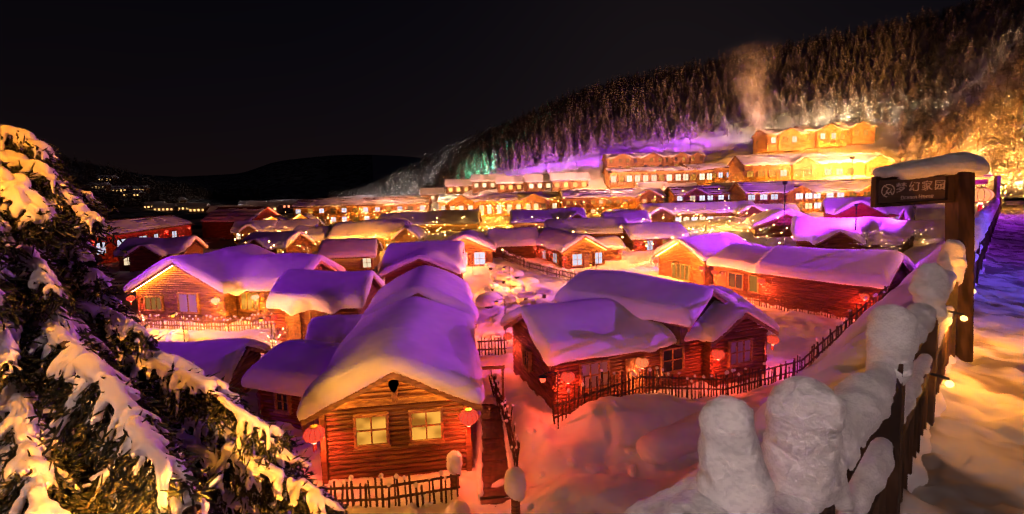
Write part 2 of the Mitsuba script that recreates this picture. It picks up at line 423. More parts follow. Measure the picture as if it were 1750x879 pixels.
# the trodden footpath beside the railing
ts, ss = np.concatenate([np.arange(-2, 14, .04), np.arange(14, 72, .3)]), np.arange(.2, -3.75, -.045)
Tt, Ss = np.meshgrid(ts, ss, indexing='ij')
X = Tt * DX + (RAIL_D - Ss) * NX
Y = Tt * DY + (RAIL_D - Ss) * NY
P3 = np.stack([X, Y, X * 0], -1)
Z = walk_z(Tt) + .10 * np.exp(-((Ss - .2) / .35) ** 2) + .16 * np.exp(-((Ss + 3.7) / .5) ** 2) + .03 * (meshkit.fbm(P3 * 1.4, 3, 3) - .5) + .055 * (meshkit.fbm(P3 * 6, 3, 4) - .5) + .02 * (meshkit.fbm(P3 * 17, 2, 5) - .5) - .06 * np.clip((meshkit.noise(P3 * [5.5, 5.5, 1], 6) - .62) * 5, 0, 1)
edge = np.minimum(.2 - Ss, Ss + 3.7)
solo(struct('footpath'), mikit.ply(surf(X, Y, Z - .25 * np.clip(1 - edge / .12, 0, 1)), 'snow_trodden', smooth=True))

# ------------------------------------------------------------------ railing along the footpath
UC = mikit.ply(ucyl(10), 'wood_dark', smooth=40)
UC_LOG = mikit.ply(ucyl(8), 'log', smooth=40)
UC_TRIM = mikit.ply(ucyl(6), 'trim', smooth=40)
UBOX = mikit.ply(box(-.5, .5, -.5, .5, 0, 1), 'wood_dark')
ra = thing('railing', 'dark wooden railing with thick snow on its rails running along the footpath', 'railing')
post_t = [1.1, 1.72, 3.3, 5.2, 7.5] + [9.4 + 2.1 * i for i in range(24)]
for i, t in enumerate(post_t):
    e = np.array([DX, DY, 0.])
    put(ra, 'post', UBOX, to_world=tw(MAT(*rail(t, .0, -.5), e * .13, np.array([NX, NY, 0]) * .13, np.array([0, 0, 1.62]))))
    hi = 1.12
    p = rail(t, 0, hi)
    r = (.1, .112, .088, .1, .1)[i] if i < 5 else .12
    if i == 0:
        caps = [(p - [0, 0, .1], p + [-.01, 0, .32], .11, .068), (p + [-.01, 0, .28], p + [-.015, 0, .42], .07, .06), (p + [.01, 0, .12], p + [.13, .11, .02], .09, .1), (p + [0, 0, .05], p - [.12, .1, .0], .12, .17)]
    else:
        w = rng.normal(0, .02, 3)
        g = [.2, .2, .22, .24][min(i, 3)] if i < 5 else rng.uniform(.16, .25)
        caps = [(p - [0, 0, .06], p + [0, 0, g], r, r * .95), (p + [0, 0, .1], p + [.03, .02, .2], r + .03, r), (p - [0, 0, .1], p - [0, 0, .22], r * .9, r * .5)]
        if i == 1:
            caps = [(p + [-.02, 0, .02], p + [-.03, .0, .24], .112, .106), (p + [.05, .03, .03], p + [.13, .05, -.1], .085, .045)]
    if i < 18:
        cm = blob(caps, (.011 if i < 5 else .035), .016, .03, 8, seed=i)
        if i < 5:
            cm.vertices += np.array(cm.vertex_normals) * (.016 * (meshkit.fbm(cm.vertices * [14, 14, 26], 3, 4) - .5) + .012 * (meshkit.fbm(cm.vertices * 55, 2, 5) - .5))[:, None]
        put(ra, 'snow_cap', mikit.ply(cm, 'snow_crust', smooth=True))
T_END = post_t[-1]
for a, b in zip(post_t[:-1], post_t[1:]):
    put(ra, 'top_rail', UC, to_world=tw(along(rail(a, 0, 1.0), rail(b, 0, 1.0), .06)))
    put(ra, 'lower_rail', UC, to_world=tw(along(rail(a, 0, .58), rail(b, 0, .58), .05)))
    if a < 22:
        n = max(2, int((b - a) / .2))
        for q in range(1, n):
            t = a + (b - a) * q / n
            put(ra, 'baluster', UC, to_world=tw(along(rail(t, 0, -.25), rail(t + rng.normal(0, .01), 0, .57), .038)))
put(ra, 'top_rail', UC, to_world=tw(along(rail(-.6, 0, 1.0), rail(post_t[0], 0, 1.0), .06)))
# snow lying on the rails, piece by piece between the posts
for i, (a, b) in enumerate(zip([-.5] + post_t[:12], post_t[:13])):
    caps, q = [], np.linspace(a + .03, b - .03, max(5, int((b - a) / .16)))
    rr = .075 + .018 * np.sin(q * 3.1) + rng.uniform(-.012, .012, len(q))
    if i == 1: rr = rr + .012
    if i == 0:
        q = np.linspace(.25, 1.08, 7); rr = np.linspace(.25, .2, 7) + rng.uniform(-.012, .012, 7)
    for u, v, r0, r1 in zip(q[:-1], q[1:], rr[:-1], rr[1:]):
        caps.append((rail(u, .02, 1.0 + r0 * .75), rail(v, .02, 1.0 + r1 * .75), r0, r1))
    cm = blob(caps, .012 if a < 5 else .04, .012, .022, 8, seed=40 + i)
    if a < 5: cm.vertices += np.array(cm.vertex_normals) * (.016 * (meshkit.fbm(cm.vertices * [14, 14, 26], 3, 4) - .5) + .012 * (meshkit.fbm(cm.vertices * 55, 2, 5) - .5))[:, None]
    put(ra, 'rail_snow', mikit.ply(cm, 'snow_crust', smooth=True))
    if i < 9:
        caps = []
        q = np.linspace(a + .1, b - .1, 7)
        rr = .05 + .014 * np.sin(q * 5) + rng.uniform(-.012, .012, len(q))
        for u, v, r0, r1 in zip(q[:-1], q[1:], rr[:-1], rr[1:]):
            caps.append((rail(u, .0, .61 + r0 * .7), rail(v, .0, .61 + r1 * .7), r0, r1))
        put(ra, 'lower_rail_snow', mikit.ply(blob(caps, .016, .012, .016, 9, seed=60 + i), 'snow_crust', smooth=True))
# drift along the foot of the railing
caps = []
for t in np.arange(.3, 26, .5):
    r = rng.uniform(.12, .24)
    caps.append((rail(t, .12, -.05), rail(t + .5, .1 + rng.normal(0, .05), -.05), r, rng.uniform(.1, .2)))
put(ra, 'foot_snow', mikit.ply(blob(caps, .05, .05, .05, 4, zs=.9), 'snow', smooth=True))

# ------------------------------------------------------------------ sign on its post
GLYPHS = [[[[(54,42),(49,48),(54,50),(65,63),(52,64),(52,70),(68,70),(68,80),(75,80),(75,70),(95,70),(95,64),(79,63),(87,53),(97,47),(93,41),(90,42),(76,57),(75,39),(68,39),(67,55)]],[[(15,-9),(12,-2),(30,1),(48,7),(48,9),(32,17),(36,21),(42,20),(56,12),(73,26),(72,28),(41,28),(21,16),(17,16),(13,20),(35,31),(46,41),(54,39),(50,36),(51,34),(81,34),(84,32),(82,26),(73,15),(47,-1),(18,-9)]],[[(8,46),(23,62),(22,64),(9,64),(9,70),(27,70),(27,80),(33,80),(34,70),(49,70),(49,64),(36,64),(48,53),(48,51),(44,47),(33,57),(33,39),(27,39),(26,56),(15,43),(11,42)]]],[[[(50,64),(50,71),(93,71),(90,8),(87,-1),(82,-5),(63,-5),(61,2),(78,2),(81,4),(84,21),(86,64)]],[[(9,41),(18,53),(29,79),(32,80),(37,78),(21,44),(38,45),(43,56),(49,54),(50,51),(23,10),(43,12),(44,14),(39,25),(45,27),(57,-2),(50,-4),(46,6),(12,-1),(10,7),(20,16),(33,37),(11,36)]]],[[[(10,1),(11,3),(24,6),(39,13),(53,24),(52,29),(50,30),(31,19),(14,14),(12,18),(13,20),(30,25),(47,35),(43,41),(27,33),(15,30),(12,36),(28,40),(44,49),(43,50),(24,50),(24,56),(80,56),(80,50),(56,50),(50,44),(59,30),(69,36),(79,46),(85,42),(84,39),(72,31),(72,27),(79,14),(90,4),(96,2),(93,-4),(83,0),(75,8),(65,26),(61,23),(61,1),(53,-8),(38,-8),(37,-2),(48,-2),(52,0),(55,8),(54,16),(41,7),(24,-1),(13,-4)]],[[(12,72),(47,72),(45,79),(49,81),(53,81),(58,72),(93,72),(93,52),(85,52),(84,65),(20,65),(19,52),(12,52)]]],[[[(12,76),(92,76),(92,-9),(85,-9),(84,-4),(20,-4),(19,-9),(12,-9)],[(19,4),(85,3),(85,69),(19,69)]],[[(26,5),(22,11),(33,17),(38,30),(38,37),(23,37),(23,43),(81,43),(81,37),(63,36),(63,14),(74,14),(76,18),(76,24),(81,22),(81,13),(77,8),(60,8),(57,10),(55,37),(45,37),(42,19),(34,9)]],[[(29,54),(29,60),(75,60),(75,54)]]]]
def glyph_mesh(h, depth):
    ms, x = [], 0
    for ch in GLYPHS:
        for rings in ch:
            pg = Polygon(rings[0], rings[1:]).buffer(0)
            for g in getattr(pg, 'geoms', [pg]):
                if g.area < 4: continue
                m = trimesh.creation.extrude_polygon(g, depth * 90 / h, engine='earcut')
                m.apply_translation((x, 0, 0))
                ms.append(m)
        x += 108
    m = cat(ms)
    m.apply_scale(h / 90)
    return m
sp = at(1641, 603, 8.86)
t_sign = st(sp[0], sp[1])[1]
sg = thing('signpost', 'dark wooden signpost with a snow covered hanging board lettered in pale Chinese characters', 'signpost')
e, nn = np.array([DX, DY, 0.]), np.array([NX, NY, 0.])
# the board hangs to the left of the post, square to the line of sight along the path
bx_, by_ = np.array([math.cos(math.radians(4)), -math.sin(math.radians(4)), 0]), np.array([math.sin(math.radians(4)), math.cos(math.radians(4)), 0])
DS = float(np.dot(sp - CAM, FW))
PW = 25 / F * DS
ztop = at(1655, 288, 0)[2] * 0 + atd(1655, 290, sp[1])[2]
put(sg, 'post', mikit.ply(box(-PW / 2, PW / 2, -PW / 2, PW / 2, 0, 1), 'wood_dark'), to_world=tw(MAT(sp[0], sp[1], 8.4, bx_, by_, (-.12, 0, ztop - 8.4))))
bw, bh = 124 / F * DS, 51 / F * DS
zb = atd(1575, 353, sp[1])[2]
B0 = np.array([sp[0] - .1, sp[1], zb]) - bx_ * (bw + PW / 2 + .01)
tilt = np.array([bx_[0], bx_[1], .045])
mb = MAT(*B0, tilt, -by_, (0, 0, 1))          # y of the board points at the viewer
fr = .035
put(sg, 'board_frame', mikit.ply(cat([box(0, bw, -.04, .04, 0, fr), box(0, bw, -.04, .04, bh - fr, bh), box(0, fr, -.04, .04, fr, bh - fr), box(bw - .075, bw, -.04, .04, fr, bh - fr), box(fr, bw - .075, -.03, 0, fr, bh - fr)]), 'wood_dark'), to_world=tw(mb))
face = trimesh.creation.extrude_polygon(Polygon([(fr + .01, fr + .01), (bw - .085, fr + .01), (bw - .085, bh - fr - .01), (fr + .01, bh - fr - .01)]).buffer(-.02).buffer(.02), .012, engine='earcut')
mf = MAT(*(B0 - by_ * .003), tilt, (0, 0, 1), -by_)
put(sg, 'board_face', mikit.ply(face, 'sign_face'), to_world=tw(mf))
gl = glyph_mesh(bh * .33, .006)
gl.apply_translation((bw * .265, bh * .47, .0125))
put(sg, 'chinese_lettering', mikit.ply(gl, 'letter'), to_world=tw(mf))
tx = meshkit.text_mesh('Dream Home', bh * .12, .006)
tx.apply_translation((bw * .34, bh * .2, .0125))
put(sg, 'english_lettering', mikit.ply(tx, 'letter'), to_world=tw(mf))
ang = np.linspace(-.9, 4.6, 26)
c0, R0 = np.array([bw * .175, bh * .52]), bh * .2
em = [tube([(c0[0] + R0 * math.cos(q), c0[1] + R0 * math.sin(q), .016) for q in ang], .006, 5),
      tube([(c0[0] - R0 * .5, c0[1] + R0 * .75, .016), (c0[0] + R0 * .1, c0[1] + R0 * .35, .016), (c0[0] - R0 * .25, c0[1] - R0 * .1, .016), (c0[0] + R0 * .2, c0[1] - R0 * .7, .016)], .007, 5),
      tube([(c0[0] - R0 * .6, c0[1] - R0 * .75, .016), (c0[0] - R0 * .2, c0[1] - R0 * .35, .016), (c0[0] + R0 * .45, c0[1] - R0 * .3, .016), (c0[0] + R0 * .6, c0[1] - R0 * .65, .016)], .007, 5),
      tube([(c0[0] + R0 * .1, c0[1] + R0 * .35, .016), (c0[0] + R0 * .55, c0[1] + R0 * .2, .016), (c0[0] + R0 * .35, c0[1] - R0 * .2, .016)], .006, 5)]
put(sg, 'emblem', mikit.ply(cat(em), 'letter'), to_world=tw(mf))
pl, pr = B0 + tilt * .04 + [0, 0, bh], B0 + tilt * (bw + PW * .6) + [0, 0, bh]
top = np.array([sp[0] - .11, sp[1], ztop])
caps = [(pl + [.03, 0, .05], pl + [.35, 0, .09], .06, .07)]
for q in np.linspace(.3, 1, 9):
    p0, r = pl + (top + [0, 0, .05] - pl) * q, .05 + .04 * q
    caps.append((p0 + np.array([0, 0, .02 + .02 * q]), p0 + np.array([.03, 0, .03]) + (0, 0, .03), r, r))
    base = pl + (pr - pl) * q
    if q < .9: caps.append((np.array([p0[0], p0[1], base[2] + .06]), p0, .065, .07))
caps += [(top + [-.12, 0, .06], top + [.16, 0, .06], .11, .1), (top + [.05, 0, .05], top + [.2, -.03, .0], .11, .08)]
for oy in (-.07, .07):
    caps += [(pl + by_ * oy + [.06, 0, .04], pl + by_ * oy + [.5, 0, .08], .05, .06), (pl + by_ * oy + [.5, 0, .08], pr + by_ * oy + [0, 0, .08], .06, .07)]
put(sg, 'snow', mikit.ply(blob(caps, .018, .02, .012, 7), 'snow_crust', smooth=True))
# ------------------------------------------------------------------ log houses
_tri = mikit.ply(box(-.5, .5, -.5, .5, -.5, .5), 'log')
_boxes, _cyls = {}, {}
def ubox(m):
    if m not in _boxes: _boxes[m] = mikit.ply(box(-.5, .5, -.5, .5, -.5, .5), m)
    return _boxes[m]
def ulog(m):
    if m not in _cyls: _cyls[m] = mikit.ply(ucyl(10), m, smooth=40)
    return _cyls[m]


class House:
    def __init__(s, name, label, cat_, x, y, rot, z0, bodies, wall='log', T=.7, h=.2, lod=1, over=.45, end=.5, group=None, sides=None, snow_seed=0, core='log', trim='trim', soft=.5, joins=.5, lump=.12, key=None):
        s.t = key or thing(name, label, cat_, group)
        c, q = math.cos(math.radians(rot)), math.sin(math.radians(rot))
        s.M = MAT(x, y, z0, (c, q, 0), (-q, c, 0))
        s.B, s.over, s.end, s.T, s.wall, s.trim = bodies, over, end, T, wall, trim
        for b in bodies:
            b['W'] = (b['y1'] - b['y0']) if b['ax'] == 'x' else (b['x1'] - b['x0'])
            b['sl'] = (b['r'] - b['e']) / (b['W'] / 2)
        s.walls(core, lod, sides)
        s.roof()
        s.snow(h, snow_seed, soft, joins, lump)

    def loc(s, p): return (s.M @ np.array([*p, 1.0]))[:3]
    def side(s, b, k):
        b = s.B[b]
        o, e, n, L = {'f': ((b['x0'], b['y0']), (1, 0), (0, -1), b['x1'] - b['x0']), 'r': ((b['x1'], b['y0']), (0, 1), (1, 0), b['y1'] - b['y0']),
                      'b': ((b['x1'], b['y1']), (-1, 0), (0, 1), b['x1'] - b['x0']), 'l': ((b['x0'], b['y1']), (0, -1), (-1, 0), b['y1'] - b['y0'])}[k]
        return np.array([*o, 0.]), np.array([*e, 0.]), np.array([*n, 0.]), L
    def is_end(s, b, k): return (s.B[b]['ax'] == 'y') == (k in 'fb')
    def smat(s, b, k, u, z, out=0.0):
        """frame on a wall: x along it, y out of it, z up"""
        o, e, n, L = s.side(b, k)
        p = o + e * u + n * out + [0, 0, z]
        return s.M @ MAT(*p, e, n)
    def put(s, name, mesh, mat, m=None, smooth=False, **k):
        over = {kk: k.pop(kk) for kk in list(k) if kk in ('emitter',)}
        if not isinstance(mesh, dict) and m is not None and np.linalg.det(m[:3, :3]) < 0:
            mesh = mesh.copy(); mesh.invert()
        sh = mikit.ply(mesh, mat, smooth) if not isinstance(mesh, dict) else mesh
        return put(k.pop('parent', s.t), name, sh, k.get('label'), k.get('kind'), to_world=tw(s.M if m is None else m), **over)

    def facing(s, b, k):
        o, e, n, L = s.side(b, k)
        p = s.loc(o + e * L / 2)
        return float((s.M[:3, :3] @ n) @ (CAM - p)) > 0

    def walls(s, core, lod, sides):
        ms = []
        for b in s.B:
            i = .04 + .013 * s.B.index(b)
            x0, x1, y0, y1, e, r = b['x0'] + i, b['x1'] - i, b['y0'] + i, b['y1'] - i, b['e'], b['r']
            zb = b.get('zb', -1.5)
            ms.append(box(x0, x1, y0, y1, zb, e))
            if b['ax'] == 'x': tri = [((x0 + .002, y0, e), (x0 + .002, y1, e), (x0 + .002, (y0 + y1) / 2, r)), ((x1 - .002, y0, e), (x1 - .002, y1, e), (x1 - .002, (y0 + y1) / 2, r))]
            else: tri = [((x0, y0 + .002, e), (x1, y0 + .002, e), ((x0 + x1) / 2, y0 + .002, r)), ((x0, y1 - .002, e), (x1, y1 - .002, e), ((x0 + x1) / 2, y1 - .002, r))]
            v = np.array(tri).reshape(-1, 3)
            ms.append(trimesh.Trimesh(v, [[0, 1, 2], [3, 5, 4], [0, 2, 5], [0, 5, 3], [1, 4, 5], [1, 5, 2]], process=False))
        w = s.put('wall', cat(ms), s.wall)
        s.wallkey = w
        for bi, b in enumerate(s.B):
            if b.get('nolog'): continue
            for k in 'frbl':
                if sides is not None and (bi, k) not in sides: continue
                if sides is None and not s.facing(bi, k): continue
                o, e, n, L = s.side(bi, k)
                rows = []
                d = .21 if lod == 2 else .26
                z = b.get('zb', -.6) + d / 2 if 'zb' in b else -.5
                top = b['r'] if s.is_end(bi, k) else b['e']
                j = 0
                while z < top - d * .45:
                    if z <= b['e'] - d * .4: u0, u1 = (-.16, L + .16) if lod == 2 else (0, L)
                    else:
                        f = (z - b['e']) / (b['r'] - b['e'])
                        u0, u1 = L / 2 * f + .05, L - L / 2 * f - .05
                    if u1 - u0 > .3: rows.append((u0, u1, z, d * .5))
                    z += d * .94
                    j += 1
                if lod == 2:
                    for (u0, u1, z, r) in rows:
                        r *= rng.uniform(.94, 1.06)
                        a, c = o + e * (u0 + rng.normal(0, .03)) + [0, 0, z], o + e * (u1 + rng.normal(0, .03)) + [0, 0, z + rng.normal(0, .008)]
                        s.put('log', ulog(s.wall), None, s.M @ along(a, c, r), parent=w)
                elif lod == 1:
                    seg = []
                    for (u0, u1, z, r) in rows:
                        m = ucyl(6)
                        m.apply_transform(along(o + e * u0 + [0, 0, z], o + e * u1 + [0, 0, z], r))
                        seg.append(m)
                    if seg: s.put('log_siding', cat(seg), s.wall, smooth=50, kind='stuff')

    def roof(s):
        ms, bb = [], []
        for b in s.B:
            hw = b['W'] / 2 + s.over
            L0, L1 = (b['x0'], b['x1']) if b['ax'] == 'x' else (b['y0'], b['y1'])
            c = (b['y0'] + b['y1']) / 2 if b['ax'] == 'x' else (b['x0'] + b['x1']) / 2
            L0, L1 = L0 - s.end, L1 + s.end
            zt = lambda w: b['r'] + .02 - b['sl'] * abs(w)
            def pt(l, w, z): return (l, c + w, z) if b['ax'] == 'x' else (c + w, l, z)
            for sg_ in (-1, 1):
                v = np.array([pt(l, sg_ * w, zt(w) + dz) for l in (L0, L1) for w in (0, hw) for dz in (0, .09)])
                ms.append(trimesh.convex.convex_hull(v))
                for l, dl in ((L0, -.05), (L1, .05)):
                    v = np.array([pt(l + q, sg_ * w, zt(w) + dz) for q in (.003 * np.sign(dl), dl) for w in (0, hw + .08) for dz in (-.15, .085)])
                    bb.append(trimesh.convex.convex_hull(v))
        s.put('roof', cat(ms), 'wood_plain')
        for q in bb: s.put('bargeboard', q, s.trim)

    def snow(s, h, seed, soft, joins, lump):
        T, o, e_ = s.T, s.over + .12, s.end + .14
        lo = np.array([min(b['x0'] for b in s.B), min(b['y0'] for b in s.B)]) - 1.4
        hi = np.array([max(b['x1'] for b in s.B), max(b['y1'] for b in s.B)]) + 1.4
        zlo = min(b['e'] - b['sl'] * o for b in s.B) - .8
        zhi = max(b['r'] for b in s.B) + T * 1.6 + .6
        n = np.ceil((np.array([*hi, zhi]) - [*lo, zlo]) / h).astype(int) + 2
        X, Y, Z = np.meshgrid(*[q + h * np.arange(m) for q, m in zip((*lo, zlo), n)], indexing='ij')
        P2 = np.stack([X[:, :, 0], Y[:, :, 0], 0 * X[:, :, 0]], -1) + seed * 13.1
        t1 = (T * (1 + .45 * (2 * meshkit.fbm(P2 * .22, 2, 3) - 1)) + lump * (meshkit.fbm(P2 * .8, 2, 9) - .5))[..., None]
        n2 = ((meshkit.fbm(P2 * .5 + 50, 2, 5) - .5) * .5)[..., None]
        tops, bots, f = [], [], None
        for b in s.B:
            cx, cy = (b['x0'] + b['x1']) / 2, (b['y0'] + b['y1']) / 2
            l, w, L = (X - cx, Y - cy, b['x1'] - b['x0']) if b['ax'] == 'x' else (Y - cy, X - cx, b['y1'] - b['y0'])
            cf = 1 / math.hypot(1, b['sl'])
            wr = np.sqrt(w * w + .9 ** 2) - .35
            top = (Z - (b['r'] + t1 * b.get('T', 1) - b['sl'] * wr)) * cf
            bot = (b['r'] + .1 - b['sl'] * np.abs(w) - Z) * cf
            # the lip of the snow curls over the eave and bulges a little above it
            bul = .10 * np.sin(np.clip((Z - (b['r'] - b['sl'] * np.abs(w))) / T, 0, 1) * np.pi)
            sd = smax(np.abs(l) - (L / 2 + e_ + n2 + bul), np.abs(w) - (b['W'] / 2 + o + n2 + bul), .35)
            g = np.maximum(smax(top, sd, soft), bot)
            f = g if f is None else smin(f, g, joins)
        f = f.astype(np.float32)
        for bb in getattr(s, 'cut', []): pass
        f[[0, -1]] = f[:, [0, -1]] = f[:, :, [0, -1]] = h
        m = snets(f, (*lo, zlo), h)
        s.put('roof_snow', m, 'snow', smooth=True)

    def window(s, b, k, u, z, w, hh, pane='dark', nx=2, ny=2, power=.9, frame='trim', sill=True, out=.0, fw=.09, rgb=None):
        m = s.smat(b, k, u, z, .25 + out)
        bars = [box(-w / 2 - fw, w / 2 + fw, -.27, .03, -fw, 0), box(-w / 2 - fw, w / 2 + fw, -.27, .03, hh, hh + fw), box(-w / 2 - fw, -w / 2, -.268, .028, 0, hh), box(w / 2, w / 2 + fw, -.268, .028, 0, hh)]
        mw = max(.03, min(.05, w * .05))
        for q in range(1, nx): bars.append(box(-w / 2 + w * q / nx - mw / 2, -w / 2 + w * q / nx + mw / 2, -.1, -.02, .002, hh - .002))
        for q in range(1, ny): bars.append(box(-w / 2 + .002, w / 2 - .002, -.094, -.026, hh * q / ny - mw / 2, hh * q / ny + mw / 2))
        if sill: bars.append(box(-w / 2 - fw - .05, w / 2 + fw + .05, -.2, .07, -fw - .05, -fw - .002))
        wk = s.put('window', cat(bars), frame, m)
        pm = box(-w / 2 + .001, w / 2 - .001, -.105, -.09, .001, hh - .001)
        if pane == 'dark': s.put('pane', pm, 'glass_dark', m, parent=wk)
        elif pane == 'cold': s.put('pane', pm, 'glass_cold', m, parent=wk)
        else:
            c = rgb or dict(warm=(1, .47, .07), white=(.8, .82, 1), bright=(1, .78, .5), cream=(1, .7, .35))[pane]
            if pane == 'warm' and power > .3 and w > .8:
                o = m[:3, 3]
                ph = rng.uniform(0, 50)
                def glow(p, n, uv, o=o, ph=ph):
                    f = fbm(p.x * 1.7 + ph, p.y * 1.7, p.z * 1.9, 2)
                    return mix((.3 * K * power, .1 * K * power, .008 * K * power), (1.0 * K * power, .45 * K * power, .06 * K * power), smoothstep(.25, .75, f))
                em = {'type': 'area', 'radiance': proc(glow), 'sampling_weight': 0.0}
            else: em, pm = emit(c, power), pm
            uv = np.stack([(pm.vertices[:, 0] / w + .5), pm.vertices[:, 2] / hh], 1) * .98 + .01
            pm.faces = pm.faces[:, ::-1]
            s.put('pane', mikit.ply(pm, 'black', uv=uv), None, m, parent=wk, emitter=em)
        if sill and pane != 'none' and s.T > .4:
            pass
        return wk

    def door(s, b, k, u, w=.9, hh=2.0, mat='trim'):
        m = s.smat(b, k, u, 0, .1)
        d = s.put('door', cat([box(-w / 2 - .09, -w / 2, -.14, .12, 0, hh), box(w / 2, w / 2 + .09, -.14, .12, 0, hh), box(-w / 2 - .09, w / 2 + .09, -.14, .12, hh, hh + .09),
                              *[box(-w / 2 + w * i / 5 + .008, -w / 2 + w * (i + 1) / 5 - .008, -.1, .07 - .008 * (i % 2), 0, hh) for i in range(5)]]), mat, m)
        s.put('handle', box(w * .33, w * .38, .06, .11, .9, 1.1), 'metal_dark', m, parent=d)

    def strip(s, b, k, rgb=AMBER, power=6, w=.5, r=.02, out=.28, lo=0.0):
        """a string of light under the roof edge: along both slopes of a gable, or along an eave"""
        o, e, n, L = s.side(b, k)
        bd = s.B[b]
        if s.is_end(b, k):
            A, C, D = o + e * (-.25) + [0, 0, bd['e'] - bd['sl'] * .25 - .08], o + e * L / 2 + [0, 0, bd['r'] - .08], o + e * (L + .25) + [0, 0, bd['e'] - bd['sl'] * .25 - .08]
            pts = [A + n * out, C + n * out, D + n * out]
            ms = [trimesh.creation.cylinder(r, segment=(pts[0], pts[1]), sections=5), trimesh.creation.cylinder(r, segment=(pts[1], pts[2]), sections=5)]
        else:
            z = bd['e'] - .1 - lo
            ms = [trimesh.creation.cylinder(r, segment=(o + n * out + [0, 0, z], o + e * L + n * out + [0, 0, z]), sections=5)]
        s.put('light_strip', cat(ms), 'black', emitter=emit(rgb, power, w))

    def lantern(s, label, b, k, u, z, out=.45, **kw):
        p = s.smat(b, k, u, z, out)[:3, 3]
        return lantern(label, p, **kw)


def _lantern_parts():
    n, prof = 14, []
    for i in range(13):
        q = math.pi * (.08 + .84 * i / 12)
        prof.append((math.sin(q), -math.cos(q) * .72))
    prof = np.array(prof)
    a = np.arange(28) * 2 * np.pi / 28
    rib = 1 - .035 * (np.arange(28) % 2)
    v = np.stack([(prof[:, :1] * rib * np.cos(a)), (prof[:, :1] * rib * np.sin(a)), np.repeat(prof[:, 1:], 28, 1)], -1).reshape(-1, 3)
    i, j = np.meshgrid(np.arange(12), np.arange(28), indexing='ij')
    q = np.stack([i * 28 + j, i * 28 + (j + 1) % 28, (i + 1) * 28 + (j + 1) % 28, (i + 1) * 28 + j], -1).reshape(-1, 4)
    shade = trimesh.Trimesh(v, np.vstack([q[:, [0, 1, 2]], q[:, [0, 2, 3]]]), process=False)
    cap = cat([trimesh.creation.cylinder(.36, .14, sections=14).apply_translation((0, 0, .72)), trimesh.creation.cylinder(.33, .12, sections=14).apply_translation((0, 0, -.72))])
    hang = cat([tube([(0, 0, .78), (0, 0, 1.35)], .03, 5), trimesh.creation.torus(.09, .025, major_sections=10, minor_sections=5).apply_transform(trimesh.transformations.rotation_matrix(1.57, (1, 0, 0))).apply_translation((0, 0, 1.42))])
    tas = cat([trimesh.creation.cylinder(.17, .12, sections=10).apply_translation((0, 0, -.98))] + [tube([(.14 * math.cos(w), .14 * math.sin(w), -1.02), (.17 * math.cos(w), .17 * math.sin(w), -1.75 - .1 * math.sin(w * 3))], (.035, .028), 4) for w in np.arange(9) * .698])
    return shade, cap, hang, tas
LP = _lantern_parts()
LSH = [mikit.ply(LP[0], 'black', smooth=True)] + [mikit.ply(m, b) for m, b in zip(LP[1:], ('gold', 'metal_dark', 'lantern_red'))]
LBULB = mikit.ply(trimesh.creation.icosphere(1, .2), 'black')
_q = np.pi * (.09 + .82 * np.arange(9) / 8)
LRIB = mikit.ply(cat([tube(np.stack([1.012 * np.sin(_q) * math.cos(a), 1.012 * np.sin(_q) * math.sin(a), -np.cos(_q) * .725], 1), .022, 4) for a in np.arange(12) * math.pi / 6]), 'lantern_red')
def lantern(label, p, r=.3, power=7.0, rgb=RED, w=1.0, glow=1.0, shade=(.95, .07, .035), group=None, light=True):
    t = thing('lantern', label, 'lantern', group)
    r, power = r * 1.15, power * 1.25
    m = tw(MAT(*p, (r, 0, 0), (0, r, 0), (0, 0, r)))
    put(t, 'shade', LSH[0], to_world=m, emitter=emit(shade, .95 * glow))
    if p[1] < 48: put(t, 'ribbing', {**LRIB, 'to_world': m}, kind='stuff')
    put(t, 'cap', LSH[1], to_world=m)
    put(t, 'hanger', LSH[2], to_world=m)
    put(t, 'tassel', LSH[3], to_world=m)
    put(t, 'bulb', LBULB, to_world=tw(MAT(p[0], p[1], p[2] - .86 * r, (r, 0, 0), (0, r, 0), (0, 0, r))), emitter=emit((1, .5, .25), 5.0))
    # the light that leaves the lantern, from just under its open bottom
    if light: point('lantern_light', (p[0], p[1], p[2] - 1.9 * r), rgb, power, w)
    return t
def lamp_px(u, v, depth): return atd(u, v, depth)
def Bd(x0, x1, y0, y1, e, r, ax, **k): return dict(x0=x0, x1=x1, y0=y0, y1=y1, e=e, r=r, ax=ax, **k)
G_LAN = 'red lanterns hanging from the cabin eaves'

# front cabin with the two lit windows
h1 = House('log_cabin', 'nearest log cabin with two glowing yellow windows under a gable heaped with snow', 'cabin', -7.8, 16.0, 7, 0,
           [Bd(.5, 5.95, .75, 9.6, 3.0, 4.3, 'y')], wall='log', T=.78, h=.13, lod=2, snow_seed=1, end=.72, over=.5, sides=[(0, 'f'), (0, 'r'), (0, 'l')], lump=.15)
h1.window(0, 'f', 1.78, 1.38, 1.12, 1.12, 'warm', 2, 2, 1.0)
h1.window(0, 'f', 3.86, 1.38, 1.12, 1.12, 'warm', 2, 2, 1.0)
h1.window(0, 'r', 3.6, 1.2, 1.0, 1.0, 'dark')
h1.strip(0, 'f', AMBER, 100, 1.6, out=.45)
o, e, n, L = h1.side(0, 'f')
m = h1.smat(0, 'f', L / 2, 3.0, .14)
h1.put('gable_beam', box(-L / 2 - .1, L / 2 + .1, -.02, .1, -.09, .09), 'trim', m)
h1.put('king_post', cat([box(-.09, .09, -.02, .1, .1, 1.05)]), 'trim', m)
hk = h1.put('hanging_ornament', blob([((0, .28, .78), (0, .28, .66), .15, .13), ((-.08, .28, .83), (-.08, .28, .8), .11, .1), ((.08, .28, .83), (.08, .28, .8), .11, .1), ((0, .28, .7), (0, .28, .5), .12, .05)], .02, .03), 'wood_dark', m, smooth=True)
